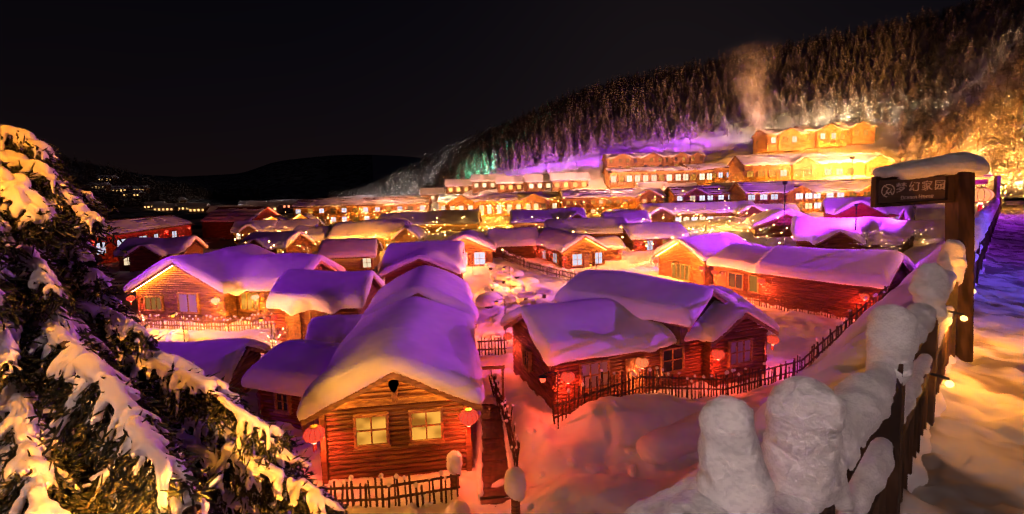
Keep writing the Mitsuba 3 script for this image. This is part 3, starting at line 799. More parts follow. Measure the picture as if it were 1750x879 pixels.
h1.put('ornament_tail', cat([tube([(-.05 + .05 * i, .28, .5), (-.1 + .09 * i, .29, .05)], (.05, .03), 5) for i in range(3)]), 'trim', m)
for i in (-1, 1): h1.put('corner_post', box(-.1, .1, -.12, .16, -.1, 3.0), 'log', h1.smat(0, 'f', L / 2 + i * (L / 2 + .02), 0, 0.06))
h1.lantern('large red lantern at the left corner of the nearest cabin', 0, 'f', -.15, 2.28, .75, r=.33, power=12, w=1.4, group=None)
h1.lantern('large red lantern at the right corner of the nearest cabin', 0, 'f', L + .05, 2.42, .75, r=.33, power=12, w=1.4)

h1b = House('log_cabin', 'log cabin with a tall snow hump directly behind the nearest cabin', 'cabin', -9.0, 26.4, 8, 0,
            [Bd(.3, 6.2, .4, 7.6, 3.1, 4.95, 'y')], wall='log', T=.85, h=.17, lod=1, snow_seed=2, end=.5)
shed1 = House('side_shed', 'low side shed with purple lit snow leaning against the left of the nearest cabin', 'shed', -12.7, 21.3, -20, 0,
              [Bd(.2, 4.7, .3, 3.9, 2.05, 2.85, 'x')], wall='log_red', T=.72, h=.14, lod=2, snow_seed=3, sides=[(0, 'f'), (0, 'l')])
shed1.door(0, 'f', 3.1, .85, 1.85)
shed1.window(0, 'f', 1.5, .9, .7, .8, 'dark')
shed2 = House('low_shed', 'low shed under a broad purple snow dome behind the spruce branches', 'shed', -22.8, 22.0, 3, 0,
              [Bd(.2, 7.6, .3, 4.4, 1.6, 2.6, 'x')], wall='log', T=.75, h=.16, lod=1, snow_seed=4, soft=.9)
shed3 = House('small_shed', 'small shed roof of pale lilac snow squeezed between the nearest cabin and the purple one', 'shed', -12.3, 26.9, 14, 0,
              [Bd(.2, 4.0, .2, 3.2, 2.0, 2.9, 'x')], wall='log_red', T=.6, h=.14, lod=1, snow_seed=5)

# big cabin in the middle with the dormer
h2 = House('log_cabin', 'dark red log cabin with a dormer opening in its sweeping snow roof', 'cabin', 1.75, 21.35, 20, 0,
           [Bd(.35, 13.2, .35, 6.1, 2.75, 4.15, 'x'), Bd(9.5, 13.3, -.25, 4.5, 2.75, 3.85, 'y')],
           wall='log_red', T=.72, h=.15, lod=2, snow_seed=6, sides=[(0, 'f'), (0, 'l'), (1, 'f'), (1, 'r'), (1, 'l')], joins=.3, lump=.14)
House('', '', '', 10.5, 25.1, 44, 0, [Bd(-2.5, 2.5, 0, 7.4, 3.9, 5.05, 'y', zb=2.6, nolog=True)], wall='wood_dark', T=.7, h=.13, lod=0, snow_seed=61, key=h2.t, end=.6, over=.4, soft=.5)
h2.window(0, 'f', 2.1, .95, 1.5, 1.25, 'cold', 3, 2)
h2.window(0, 'f', 6.9, 1.0, 1.3, 1.2, 'dark', 2, 2)
h2.window(1, 'f', 1.9, 1.0, 1.5, 1.25, 'cold', 3, 2)
h2.window(0, 'l', 2.4, 1.1, .8, .9, 'dark', 2, 2)
h2.door(0, 'f', 4.5)

h2.lantern('red lantern at the near left corner of the dormer cabin', 0, 'f', .35, 1.95, .65, r=.3, power=10, w=1.1)
h2.lantern('orange lantern hanging mid eave of the dormer cabin', 0, 'f', 4.6, 2.0, .65, r=.3, power=10, rgb=(1, .22, .07), shade=(1.0, .24, .08), w=1.1)
h2.lantern('red lantern at the left of the right gable of the dormer cabin', 1, 'f', -.1, 1.95, .6, r=.3, power=10, w=1.1)
h2.lantern('red lantern beyond the right gable of the dormer cabin', 1, 'f', 4.3, 2.0, .2, r=.3, power=10, w=1.1)
h2.lantern('red lantern at the far left end of the dormer cabin beside the picket fence', 0, 'l', -.1, 2.1, .4, r=.25, power=10, w=1.1)

# yellow lit cabin on the left
h3 = House('log_cabin', 'brightly lit yellow log cabin with a broad front gable left of the middle', 'cabin', -34.6, 40.6, -10, 0,
           [Bd(.4, 9.4, .4, 8.6, 2.95, 5.35, 'y'), Bd(6.0, 15.2, 1.6, 8.4, 2.9, 4.7, 'x')],
           wall='log', T=.95, h=.2, lod=2, snow_seed=7, sides=[(0, 'f'), (0, 'r'), (1, 'f'), (1, 'r')], joins=1.0, end=.6)
h3.window(0, 'f', 5.3, .95, 1.9, 1.6, 'cold', 2, 1)
h3.window(0, 'f', 1.7, 1.1, 1.7, 1.1, 'warm', 3, 1, .25)
h3.window(1, 'f', 4.9, .95, 1.7, 1.5, 'warm', 3, 1, .9)
h3.window(1, 'r', 3.4, .95, 1.2, 1.3, 'dark', 2, 2)
h3.strip(0, 'f', AMBER, 190, 2.0, r=.035, out=.4)
h3.strip(1, 'f', AMBER, 130, 1.3, r=.03, out=.3)
h3.lantern('bright lantern in the roof valley of the yellow cabin', 0, 'f', 8.6, 2.15, .7, r=.32, power=30, rgb=WARM, shade=(1.3, .75, .35), w=1.1)
h3.lantern('bright lantern right of the roof valley on the yellow cabin', 1, 'f', 5.9, 2.2, .7, r=.3, power=30, rgb=WARM, shade=(1.3, .75, .35), w=1.1)
h3.lantern('red lantern at the left corner of the yellow cabin among spruce twigs', 0, 'f', -.1, 2.2, .7, r=.3, power=9, w=.8)

h4 = House('log_cabin', 'square cabin with a deep purple snow roof right of the yellow cabin', 'cabin', -18.3, 33.6, 1.5, 0,
           [Bd(.35, 6.3, .35, 6.0, 2.7, 4.3, 'x'), Bd(2.4, 4.0, .1, 3.2, 2.65, 3.15, 'y', nolog=True)], wall='log_red', T=.9, h=.17, lod=2, snow_seed=8, sides=[(0, 'f'), (0, 'r')], joins=1.0)
h4.window(0, 'f', 3.2, .95, 1.3, 1.3, 'warm', 3, 1, .22, rgb=(1, .2, .1))
h4.door(0, 'f', 1.2)
h4.lantern('pale red lantern at the left corner of the purple roofed square cabin', 0, 'f', -.2, 1.95, .6, r=.28, power=8, w=.9)

h6 = House('log_cabin', 'cabin with a pink lit double snow roof behind the tall snow hump', 'cabin', -13.4, 45.2, 2, 0,
           [Bd(.4, 7.6, .4, 7.6, 2.7, 4.3, 'y'), Bd(.2, 7.4, 3.0, 8.6, 3.0, 4.9, 'x')], wall='log_red', T=.8, h=.22, lod=1, snow_seed=9, joins=.7)
h6.strip(0, 'f', RED, 3, .3)
h7 = House('log_cabin', 'cabin with a white lit triple window in its gable left of the lantern fence', 'cabin', -10.6, 62.3, 2, 0,
           [Bd(.4, 7.7, .4, 8, 2.8, 4.5, 'y'), Bd(7.7, 14.2, 5.5, 11, 2.8, 4.7, 'x')], wall='log', T=.75, h=.25, lod=1, snow_seed=10)
h7.window(0, 'f', 2.6, .8, 2.6, 1.7, 'white', 4, 2, .9)
h7.window(0, 'f', 5.6, .8, 1.5, 1.7, 'white', 2, 2, .9)
h7.strip(0, 'f', AMBER, 100, .6, r=.03)
h8 = House('log_cabin', 'cabin with light strings along its gable and white windows behind the lantern fence', 'cabin', 6.5, 59.3, 18, 0,
           [Bd(.35, 6.3, .4, 14.0, 2.8, 4.5, 'y'), Bd(6.3, 10.2, 2.5, 6.5, 2.4, 3.6, 'x')], wall='log', T=.7, h=.25, lod=2, snow_seed=11, sides=[(0, 'f'), (0, 'l'), (1, 'f')])
h8.window(0, 'f', 1.9, .75, 1.4, 1.5, 'white', 2, 2, .85)
h8.window(0, 'f', 5.1, .75, 1.1, 1.5, 'white', 2, 2, .85)
h8.door(0, 'f', 3.5)
h8.window(0, 'l', 11.3, .9, 1.5, 1.3, 'white', 3, 2, .6)
h8.window(0, 'l', 7.3, .9, 1.3, 1.3, 'white', 2, 2, .4)
h8.window(0, 'l', 3.0, .9, 1.3, 1.3, 'white', 2, 2, .25)
h8.strip(0, 'f', AMBER, 130, 1.0, r=.04, out=.4)
h8.lantern('red lantern on the near left corner of the cabin with light strings', 0, 'f', -.1, 2.0, .5, r=.3, power=9, w=.9)
for i, u in enumerate((10.2, 7.4, 4.6)):
    h8.lantern('red lantern in the row under the long left eave of the cabin with light strings', 0, 'l', u, 2.2, .55, r=.27, power=6, w=.5, group='lanterns under the long eave behind the lantern fence')
h8.lantern('red lantern at the small right porch of the cabin with light strings', 1, 'f', 3.6, 1.9, .5, r=.28, power=9, w=.6)
h9 = House('log_cabin', 'long cabin with a flat purple snow roof behind the cabin with light strings', 'cabin', 5.6, 76.5, -5, .3,
           [Bd(.4, 13.5, .4, 7.5, 3.1, 5.0, 'x')], wall='log_red', T=.7, h=.28, lod=1, snow_seed=12)
h9.lantern('red lantern on the right gable of the long flat roofed cabin', 0, 'r', 3.5, 2.8, .5, r=.3, power=12, w=.5)
h14 = House('log_cabin', 'small cabin with a dark purple snow roof left of the orange gabled cabin', 'cabin', 18.6, 70.5, 6, .2,
            [Bd(.4, 9, .4, 7.2, 2.7, 4.5, 'x')], wall='log_red', T=.75, h=.26, lod=1, snow_seed=13)
h14.window(0, 'f', 2.6, .8, 1.0, 1.5, 'white', 2, 2, .7)
h14.window(0, 'f', 5.2, .8, 1.0, 1.5, 'warm', 2, 2, .6)
h14.lantern('red lantern by the left door of the small dark purple cabin', 0, 'f', 1.0, 2.1, .6, r=.28, power=9, w=.6)

# the long orange and red cabin on the right, three bodies stepping towards the viewer
h10 = House('log_cabin', 'cabin with an orange lit plank gable and a doorway beneath it', 'cabin', 17.2, 54.4, -60, 0,
            [Bd(.4, 6.4, .4, 8.5, 2.9, 4.7, 'y')], wall='log', T=.8, h=.2, lod=2, snow_seed=14, sides=[(0, 'f'), (0, 'r'), (0, 'l')])
h10.window(0, 'f', 3.1, .35, 2.4, 1.7, 'warm', 4, 1, .45, rgb=(1, .4, .25))
h10.strip(0, 'f', AMBER, 160, 1.0, r=.04, out=.4)
h10.lantern('lantern at the left corner of the orange gabled cabin', 0, 'f', -.2, 2.0, .6, r=.3, power=22, w=.8, rgb=(1, .16, .04))
h10.lantern('lantern at the right corner of the orange gabled cabin', 0, 'f', 6.3, 2.1, .7, r=.3, power=22, w=.8, rgb=(1, .16, .04))
h10b = House('log_cabin', 'low middle cabin under a purple snow bank joined to the red walled cabin', 'cabin', 20.7, 47.0, -66, 0,
             [Bd(.2, 5.6, .4, 6.8, 2.75, 4.2, 'x')], wall='log', T=.75, h=.2, lod=2, snow_seed=15, sides=[(0, 'f'), (0, 'l')])
h10b.window(0, 'f', 2.6, .75, 1.6, 1.4, 'dark', 2, 1)
h10b.window(0, 'f', 4.6, .75, .9, 1.5, 'warm', 1, 1, .25)
h10b.lantern('orange lantern at the left end of the low middle cabin', 0, 'f', .4, 2.0, .6, r=.3, power=22, w=.9, rgb=(1, .16, .04))
h10c = House('log_cabin', 'long cabin with a blank glowing red wall and smooth purple snow roof on the right', 'cabin', 22.6, 41.5, -53, 0,
             [Bd(.3, 8.9, .4, 7.6, 2.85, 4.5, 'x')], wall='log_red', T=.85, h=.17, lod=2, snow_seed=16, sides=[(0, 'f'), (0, 'r')], lump=.06)
h10c.window(0, 'r', 2.4, .9, 1.1, 1.2, 'dark', 2, 2)
h10c.window(0, 'r', 5.0, .9, 1.0, 1.1, 'dark', 2, 2)
h10c.lantern('orange lantern at the left end of the blank red wall', 0, 'f', .1, 2.1, .6, r=.3, power=26, w=1.1, rgb=(1, .14, .04))
h10c.lantern('red lantern near the right end of the blank red wall', 0, 'f', 7.8, 2.0, .5, r=.28, power=19, w=1.1)

h11 = House('log_cabin', 'cabin with a bright violet snow roof and a small red gable in the right middle', 'cabin', 42.0, 79.0, -22, .5,
            [Bd(.4, 9.6, .4, 11, 2.9, 5.2, 'y')], wall='log_red', T=1.0, h=.26, lod=1, snow_seed=17, joins=1.0)
h11.strip(0, 'f', RED, 5, .4)
h11b = House('log_cabin', 'wide low cabin under glowing pink and violet snow left of the signpost', 'cabin', 43.5, 69.6, -30, .5,
             [Bd(.4, 11, .4, 9, 1.7, 4.0, 'x'), Bd(10.5, 19, -.6, 8, 1.5, 3.7, 'x'), Bd(3, 8, -1.2, 6, 1.5, 3.2, 'y')], wall='log_red', T=1.15, h=.26, lod=1, snow_seed=18, joins=1.0)
h12 = House('log_cabin', 'red walled cabin with a pale violet snow roof directly behind the signboard', 'cabin', 64, 92.5, -30, 1.6,
            [Bd(.4, 21, .4, 9, 3.0, 5.4, 'x'), Bd(2, 9, -.8, 6, 3.0, 5.2, 'y')], wall='paint_red', T=.9, h=.32, lod=1, snow_seed=19)
for u in (11.5, 14.5, 17.5): h12.window(0, 'f', u, .9, 1.6, 1.5, 'white', 2, 2, .45, rgb=(.8, .4, 1))
h12.lantern('left of two pink lanterns on the red walled cabin behind the signboard', 0, 'f', 10.0, 2.0, .8, r=.4, power=12, w=.5, shade=(1.2, .5, .8))
h12.lantern('right of two pink lanterns on the red walled cabin behind the signboard', 0, 'f', 19.0, 2.0, .8, r=.4, power=12, w=.5, shade=(1.2, .5, .8))
h13 = House('long_cabin', 'long cabin with a dazzling white glazed front in the right middle distance', 'cabin', 31, 105.5, 2, 1.0,
            [Bd(.5, 27, .5, 8.5, 3.4, 5.4, 'x'), Bd(.5, 6, -1.5, 6, 3.2, 4.8, 'y'), Bd(21.5, 27, -1.5, 6, 3.2, 4.8, 'y')], wall='log', T=.9, h=.36, lod=1, snow_seed=20)
for i, u in enumerate(np.arange(7.4, 20.6, 1.9)): h13.window(0, 'f', u, .5, 1.4, 2.1, 'bright' if i % 2 else 'white', 2, 2, 1.2)
h13.strip(0, 'f', AMBER, 14, .8, r=.05)

# left side row and barn
h15 = House('row_building', 'long dark red row building with bright cold windows on the left', 'building', -69.5, 73.5, 11, .6,
            [Bd(-8.5, 0, 0, 35, 4.4, 6.6, 'y')], wall='paint_red', T=.45, h=.4, lod=1, snow_seed=21)
for i, (u, w) in enumerate(((3.5, 2.4), (9, 2.6), (15.5, 2.6), (20, 1.6), (27, 2))): h15.window(0, 'r', u, 1.4, w, 1.9, 'white', 2, 2, .75)
h15.window(0, 'f', 4.2, 1.0, 3.0, 2.1, 'white', 3, 2, .6)
for i, u in enumerate((1.2, 23.5, 33)): h15.lantern('small red lantern along the dark red row building', 0, 'r', u, 3.6, .5, r=.3, power=16, w=.4, group='lanterns along the dark red row building')
h16 = House('barn', 'big dark barn whose carved gable frames a tall arched bright window', 'barn', -79, 116, -22, .8,
            [Bd(0, 17, 0, 10, 4.2, 7.6, 'x')], wall='log_red', T=.4, h=.4, lod=1, snow_seed=22)
h16.window(0, 'r', 5, .6, 2.6, 4.2, 'white', 4, 4, .9, frame='paint_red')
h16.strip(0, 'r', RED, 14, .6, r=.06)
for u in (.6, 9.4): h16.lantern('lantern beside the arched window of the big barn', 0, 'r', u, 3.4, .6, r=.4, power=20, rgb=(1, .2, .08), w=.4, group='lanterns beside the arched barn window')
h17 = House('long_cabin', 'long cabin with a golden lattice wall under a light string left of the middle', 'cabin', -32.8, 81, 0, .3,
            [Bd(.4, 13, .4, 8, 2.9, 5.3, 'x'), Bd(12, 16, -1.0, 6, 2.7, 4.4, 'y')], wall='log_pale', T=.8, h=.3, lod=2, snow_seed=23, sides=[(0, 'f')])
for i in range(4): h17.window(0, 'f', 2.0 + 2.9 * i, .6, 2.3, 1.6, 'warm', 5, 4, .5, frame='log_pale')
h17.strip(0, 'f', AMBER, 60, 1.0, r=.05)
h17b = House('log_cabin', 'short cabin with a slumped snow roof joined to the golden lattice cabin', 'cabin', -40.2, 81.5, 3, .3,
             [Bd(.4, 6.4, .4, 7, 2.6, 4.6, 'x')], wall='log_pale', T=.8, h=.3, lod=1, snow_seed=24)
h17b.strip(0, 'f', AMBER, 45, .5, r=.04)
h18 = House('gatehouse', 'small carved gatehouse with two curved gables glowing yellow', 'gatehouse', -61, 110, 8, 1.0,
            [Bd(0, 6, 0, 4, 3.6, 5.2, 'y'), Bd(6.3, 12.5, .4, 4.4, 3.4, 5.6, 'y')], wall='log_pale', T=.35, h=.3, lod=1, snow_seed=25)
for b, u in ((0, 2), (0, 4), (1, 2), (1, 4.2)): h18.window(b, 'f', u, .6, 1.2, 1.9, 'bright', 2, 2, .9)
h18.strip(0, 'f', AMBER, 50, .5, r=.07); h18.strip(1, 'f', AMBER, 50, .5, r=.07)
h19 = House('long_cabin', 'long cabin with a pink edged purple roof in front of the golden row buildings', 'cabin', 0, 94, 1, 1.2,
            [Bd(.4, 15, .4, 8, 3.0, 5.0, 'x'), Bd(11, 15.5, -1, 6, 2.8, 4.5, 'y')], wall='log_pale', T=.8, h=.36, lod=1, snow_seed=26)
h19.strip(0, 'f', AMBER, 35, .5, r=.05)
h19b = House('long_cabin', 'long low cabin with dark plum snow behind the golden lattice cabin', 'cabin', -31, 104, 0, 1.2,
             [Bd(.4, 23, .4, 9, 2.4, 4.8, 'x')], wall='log_pale', T=.8, h=.4, lod=1, snow_seed=27)
h19b.strip(0, 'f', AMBER, 45, .7, r=.05)
h19c = House('log_cabin', 'small cabin with a pink gable right of the pink edged long cabin', 'cabin', 18.6, 91, -6, 1.2,
             [Bd(.4, 8.5, .4, 7, 2.7, 4.6, 'x')], wall='log', T=.7, h=.34, lod=1, snow_seed=28)
h19c.strip(0, 'f', AMBER, 8, .4, r=.05)


# ------------------------------------------------------------------ two storey guest houses further back
def row_house(label, x, y, rot, z0, L, W, eave, ridge, cols, storeys, gables=(), wall='log_pale', pane=('warm', 'bright'), power=.9, T=.5, stripw=.4, strip=20, wsize=(1.5, 1.4), dark=.3, rgb=None, base=None, cat_='guest house', striprgb=AMBER):
    bodies = [Bd(0, L, 0, W, eave, ridge, 'x')]
    for (g0, g1) in gables: bodies.append(Bd(g0, g1, -1.0, W * .6, eave - .12, min(ridge - .3, eave + (g1 - g0) * .25), 'y'))
    hs = House('guest_house', label, cat_, x, y, rot, z0, bodies, wall=wall, T=T, h=.5, lod=1, over=.7, end=.6, snow_seed=rng.integers(99))
    hst = eave / storeys
    for st_ in range(storeys):
        for c in range(cols):
            u = L * (c + .5) / cols + rng.normal(0, .15)
            b = 0
            q = u
            for gi, (g0, g1) in enumerate(gables):
                if g0 < u < g1:
                    b, q = gi + 1, np.clip(u - g0, wsize[0] * .6, (g1 - g0) - wsize[0] * .6)
                elif abs(u - g0) < wsize[0] * .6 or abs(u - g1) < wsize[0] * .6: b = -1
            if b < 0: continue
            lit = rng.random() > dark
            pn = pane[rng.integers(len(pane))]
            hs.window(b, 'f', q, hst * st_ + hst * .28, wsize[0], wsize[1], pn if lit else 'dark', 2, 2, power * rng.uniform(.7, 1.2), sill=False, rgb=rgb)
    hs.strip(0, 'f', striprgb, strip, stripw, r=.06)
    if storeys > 1:
        m = hs.smat(0, 'f', L / 2, hst - .15, .1)
        hs.put('balcony', cat([box(-L / 2, L / 2, 0, 1.3, 0, .12), box(-L / 2, L / 2, 1.24, 1.3, .95, 1.02)] + [box(-L / 2 + .8 * i, -L / 2 + .8 * i + .06, 1.24, 1.3, .12, .95) for i in range(int(L / .8))]), 'trim', hs.smat(0, 'f', L / 2, hst - .15, .1))
    return hs
r1 = row_house('two storey guest house with cold lit windows on the far left of the row', -66, 138, 5, 2.0, 40, 12, 5.4, 7.6, 12, 2, pane=('white', 'white', 'warm'), wall='log', dark=.35)
r2 = row_house('golden two storey guest house with a line of tall white windows', -21, 132, 0, 2.8, 35, 11, 5.2, 7.4, 13, 1, gables=((3, 10), (24, 31)), pane=('cream', 'bright'), power=1.2, dark=.05, wsize=(1.3, 2.6))
r3 = row_house('long brown guest house with small square windows behind the pink gabled cabin', 14.5, 127, 0, 3.3, 28, 11, 5.0, 7.2, 12, 2, gables=((20, 27),), pane=('cream', 'warm'), dark=.4, wsize=(1.0, 1.0), wall='log')
r4 = row_house('dim guest house with scattered white windows behind the dazzling white front', 43.5, 121, -3, 4.0, 21, 10, 4.6, 6.6, 8, 2, gables=((2, 8),), pane=('white', 'bright'), power=1.0, dark=.3, wsize=(1.4, 1.3), wall='log')
r5 = row_house('wide guest house with a violet roof and bright white ground floor windows on the right', 57, 110.5, -3, 4.0, 39, 10, 4.7, 7.4, 15, 2, gables=((9, 15), (26, 32)), pane=('white', 'cream'), power=1.1, dark=.2, wsize=(1.7, 1.4), wall='log')
m1a = row_house('lower terrace of the bright golden guest house on the slope', 31.5, 146, 0, 11.4, 33, 8, 4.4, 5.6, 13, 1, pane=('bright', 'warm'), power=1.3, dark=.1, wsize=(1.7, 2.0), strip=26, stripw=.8)
m1b = row_house('upper storey of the golden guest house with wavy gables on the slope', 33, 156, -3, 16.2, 32, 9, 4.6, 6.3, 12, 2, gables=((2, 8), (12, 18), (22, 27), (27.5, 31.5)), pane=('warm',), power=.8, dark=.5, wsize=(1.0, 1.3), strip=26, stripw=.8)
m2 = row_house('large golden guest house with a long balcony below the three villas', 70, 137, 0, 11.6, 43, 10, 5.0, 8.0, 13, 1, gables=((14, 21), (36, 43)), pane=('bright', 'warm'), power=1.1, dark=.15, wsize=(2.0, 1.8), strip=26, stripw=.8, T=.7)
m3 = row_house('plain terrace house half hidden left of the large golden guest house', 57, 146, 4, 12.0, 14, 8, 4.4, 5.8, 6, 1, pane=('white', 'warm'), power=1.0, dark=.2, wsize=(1.4, 1.6), strip=16)
for i, (u, lab, dy) in enumerate(((1345, 'left of the three golden hilltop villas', 0), (1411, 'middle one of the three golden hilltop villas', 1), (1467, 'right of the three golden hilltop villas', 2))):
    p = atd(u, 250 - i * 6, 153 + dy)
    w = (13, 14, 11)[i]
    vz = p[2]
    row_house(lab + ' standing above the long balcony', p[0] - w / 2, p[1], 0, vz, w, 9, 4.0, 6.2, 4, 1, gables=((w * .25, w * .8),), pane=('bright', 'warm'), power=1.2, dark=.1, wsize=(1.6, 1.9), strip=26, stripw=.5, cat_='villa')

# cabins that fill the rows between
for i, (lab, u, v, z0, rot, L, hh) in enumerate((('small amber cabin between the golden lattice cabin and the plum roofed one', 690, 388, .9, -6, 9, .32), ('small cabin with a lilac roof right of the pink gabled cabin', 1075, 378, 1.0, 5, 9, .32), ('low cabin with glowing eaves behind the pink edged long cabin', 985, 366, 1.6, 0, 14, .36),
                                              ('little cabin with a steep purple roof left of the dazzling white front', 1085, 392, .8, 14, 8, .32), ('little cabin under pink snow right of the dazzling white front', 1325, 385, 1.2, -12, 9, .32), ('amber cabin in front of the far left guest house', 480, 402, .9, 5, 8, .32),
                                              ('small violet cabin at the end of the footpath railing', 1600, 410, 1.6, -30, 8, .32))):
    p = at(u, v, z0)
    b = [Bd(.3, L, .3, 7, 2.6, 4.4, 'x')]
    if i % 2: b.append(Bd(L * .3, L * .75, -.7, 5, 2.5, 3.9, 'y'))
    hx = House('log_cabin', lab, 'cabin', p[0] - L / 2, p[1], rot, z0, b, wall=('log_pale', 'log', 'log_red')[i % 3], T=.75, h=hh, lod=1, snow_seed=40 + i)
    hx.window(0, 'f', L * .18, .8, 1.2, 1.3, ('bright', 'white')[i % 2], 2, 2, .9)
    hx.window(0, 'f', L * .87, .8, 1.2, 1.3, ('white', 'bright')[i % 2], 2, 2, .9)
    hx.strip(0, 'f', AMBER, 14, .4, r=.045)

for hh_, b, k, c, pw in ((h4, 0, 'f', AMBER, 3), (h9, 0, 'f', AMBER, 10), (h14, 0, 'f', AMBER, 12), (h10b, 0, 'f', AMBER, 5), (h11b, 0, 'f', (1, .3, .12), 9), (h12, 0, 'f', (1, .25, .15), 10), (h7, 1, 'f', AMBER, 9), (h15, 0, 'r', RED, 8), (h6, 1, 'f', RED, 6), (h8, 0, 'l', RED, 4)):
    hh_.strip(b, k, c, pw, .45, r=.035)

for i, (lab, u, v, z0, rot, L) in enumerate((('small golden cabin between the gatehouse and the dark barn', 428, 415, .9, 12, 8), ('low golden cabin in front of the gatehouse', 500, 412, .7, 4, 9), ('little cabin with a plum roof behind the yellow cabin', 455, 445, .2, -14, 9),
                                             ('cabin with a tawny roof left of the pink double roofed cabin', 590, 470, 0, 8, 7), ('small tawny cabin left of the plum roofed long cabin', 640, 372, 1.3, 0, 10), ('narrow cabin with glowing eaves before the tall white windows', 830, 378, 1.4, 3, 10),
                                             ('flat cabin with glowing eaves before the long brown guest house', 1010, 362, 2.0, 0, 12), ('flat cabin with a lilac roof before the dim guest house', 1150, 362, 2.2, -4, 11), ('small dark cabin below the dark red row building', 250, 462, .3, 10, 9))):
    p = at(u, v, z0)
    b = [Bd(.3, L, .3, 6.6, 2.4, 4.2, 'x')]
    if i % 2 == 0: b.append(Bd(L * .25, L * .7, -.7, 5, 2.3, 3.7, 'y'))
    hx = House('log_cabin', lab, 'cabin', p[0] - L / 2, p[1], rot, z0, b, wall=('log_pale', 'log', 'log_red')[i % 3], T=.8, h=.3, lod=1, snow_seed=70 + i)
    hx.window(0, 'f', L * .14, .8, 1.1, 1.3, ('bright', 'cream')[i % 2], 2, 2, .9)
    hx.window(0, 'f', L * .86, .8, 1.1, 1.3, ('warm', 'bright')[i % 2], 2, 2, .9)
    hx.strip(0, 'f', AMBER, 30 if i != 8 else 6, .4, r=.045)
# ------------------------------------------------------------------ fences
PICK = {}
def fence(label, pts, hgt=1.0, gap=.2, r=.04, mat='wood_dark', caps=True, seed=0, parts=True, rails=(.3, .75), lean=.05, group=None, capp=.75):
    t = thing('picket_fence', label, 'fence', group)
    if mat not in PICK: PICK[mat] = mikit.ply(ucyl(6, .75), mat, smooth=40)
    g = np.random.default_rng(seed)
    pts = [np.asarray(p, float)[:2] for p in pts]
    snow, ms = [], []
    for a, b in zip(pts[:-1], pts[1:]):
        L = np.linalg.norm(b - a)
        n = max(2, int(L / gap))
        for i in range(n):
            q = a + (b - a) * (i + .5 + g.normal(0, .12)) / n
            zg = float(ground(q[0], q[1]))
            hh = hgt * g.uniform(.82, 1.12)
            rr = r * g.uniform(.75, 1.25)
            top = np.array([q[0] + g.normal(0, lean), q[1] + g.normal(0, lean), zg + hh])
            mat_ = along((q[0], q[1], zg - .3), top, rr)
            if parts: put(t, 'picket', PICK[mat], to_world=tw(mat_))
            else:
                m = ucyl(5, .75); m.apply_transform(mat_); ms.append(m)
            if caps and g.random() < capp:
                m = trimesh.creation.icosphere(1, 1.0)
                m.apply_transform(MAT(*(top + [0, 0, rr * .6]), (rr * 1.7, 0, 0), (0, rr * 1.7, 0), (0, 0, rr * g.uniform(1.3, 2.6))))
                snow.append(m)
        za, zb = float(ground(*a)), float(ground(*b))
        for f in rails:
            put(t, 'rail', PICK[mat], to_world=tw(along((*a, za + hgt * f), (*b, zb + hgt * f), r * 1.1)))
    if ms: put(t, 'picket', mikit.ply(cat(ms), mat), kind='stuff')
    if snow: put(t, 'snow_cap', mikit.ply(cat(snow), 'snow', smooth=True), kind='stuff')
    return t
def hit(u, v):
    d = ray(u, v)
    for t in np.arange(3, 120, .05):
        p = CAM + d * t
        if p[2] <= float(ground(p[0], p[1])): return p
    return p
def G(u, v, z=0.0): return at(u, v, z)[:2]
fence('crooked picket fence of dark sticks in front of the nearest cabin', [h1.loc((-2.2, -1.2, 0)), h1.loc((.2, -1.0, 0)), h1.loc((3, -1.25, 0)), h1.loc((5.6, -1.0, 0))], 1.0, .19, .045, seed=1)
fence('long dark picket fence along the front of the dormer cabin', [h2.loc((-.6, -1.3, 0)), h2.loc((4, -1.5, 0)), h2.loc((9, -1.7, 0)), h2.loc((14.5, -1.7, 0)), h2.loc((17.5, -1.9, 0)), h2.loc((20.5, -2.4, 0))], 1.15, .19, .045, seed=2, capp=.3)
fence('short picket fence across the alley left of the dormer cabin', [G(816, 607), G(866, 605)], 1.25, .21, .05, seed=3, caps=False)
fence('snow tipped picket fence in front of the yellow cabin', [h3.loc((-1, -1.6, 0)), h3.loc((5, -1.7, 0)), h3.loc((10, -1.5, 0)), h3.loc((14.5, -1.2, 0)), h3.loc((15.5, .4, 0))], 1.1, .24, .05, mat='trim', seed=4)
fence('fence lined with red lights beside the cabin with light strings', [G(858, 452), G(905, 465), G(985, 487)], 1.2, .3, .06, seed=5)
fence('snowy picket fence in front of the violet cabins left of the signpost', [G(1535, 440, 1), G(1585, 425, 1), G(1640, 412, 1.2)], 1.5, .35, .08, seed=6)
fence('low red fence below the blank red wall', [h10c.loc((-.4, -1.2, 0)), h10c.loc((8.8, -1.2, 0))], 1.0, .2, .045, mat='log_red', seed=7, caps=False)
fence('twiggy fence on the right of the plank path', [G(842, 668), G(868, 735), G(885, 815)], 1.15, .16, .035, seed=8, lean=.12)

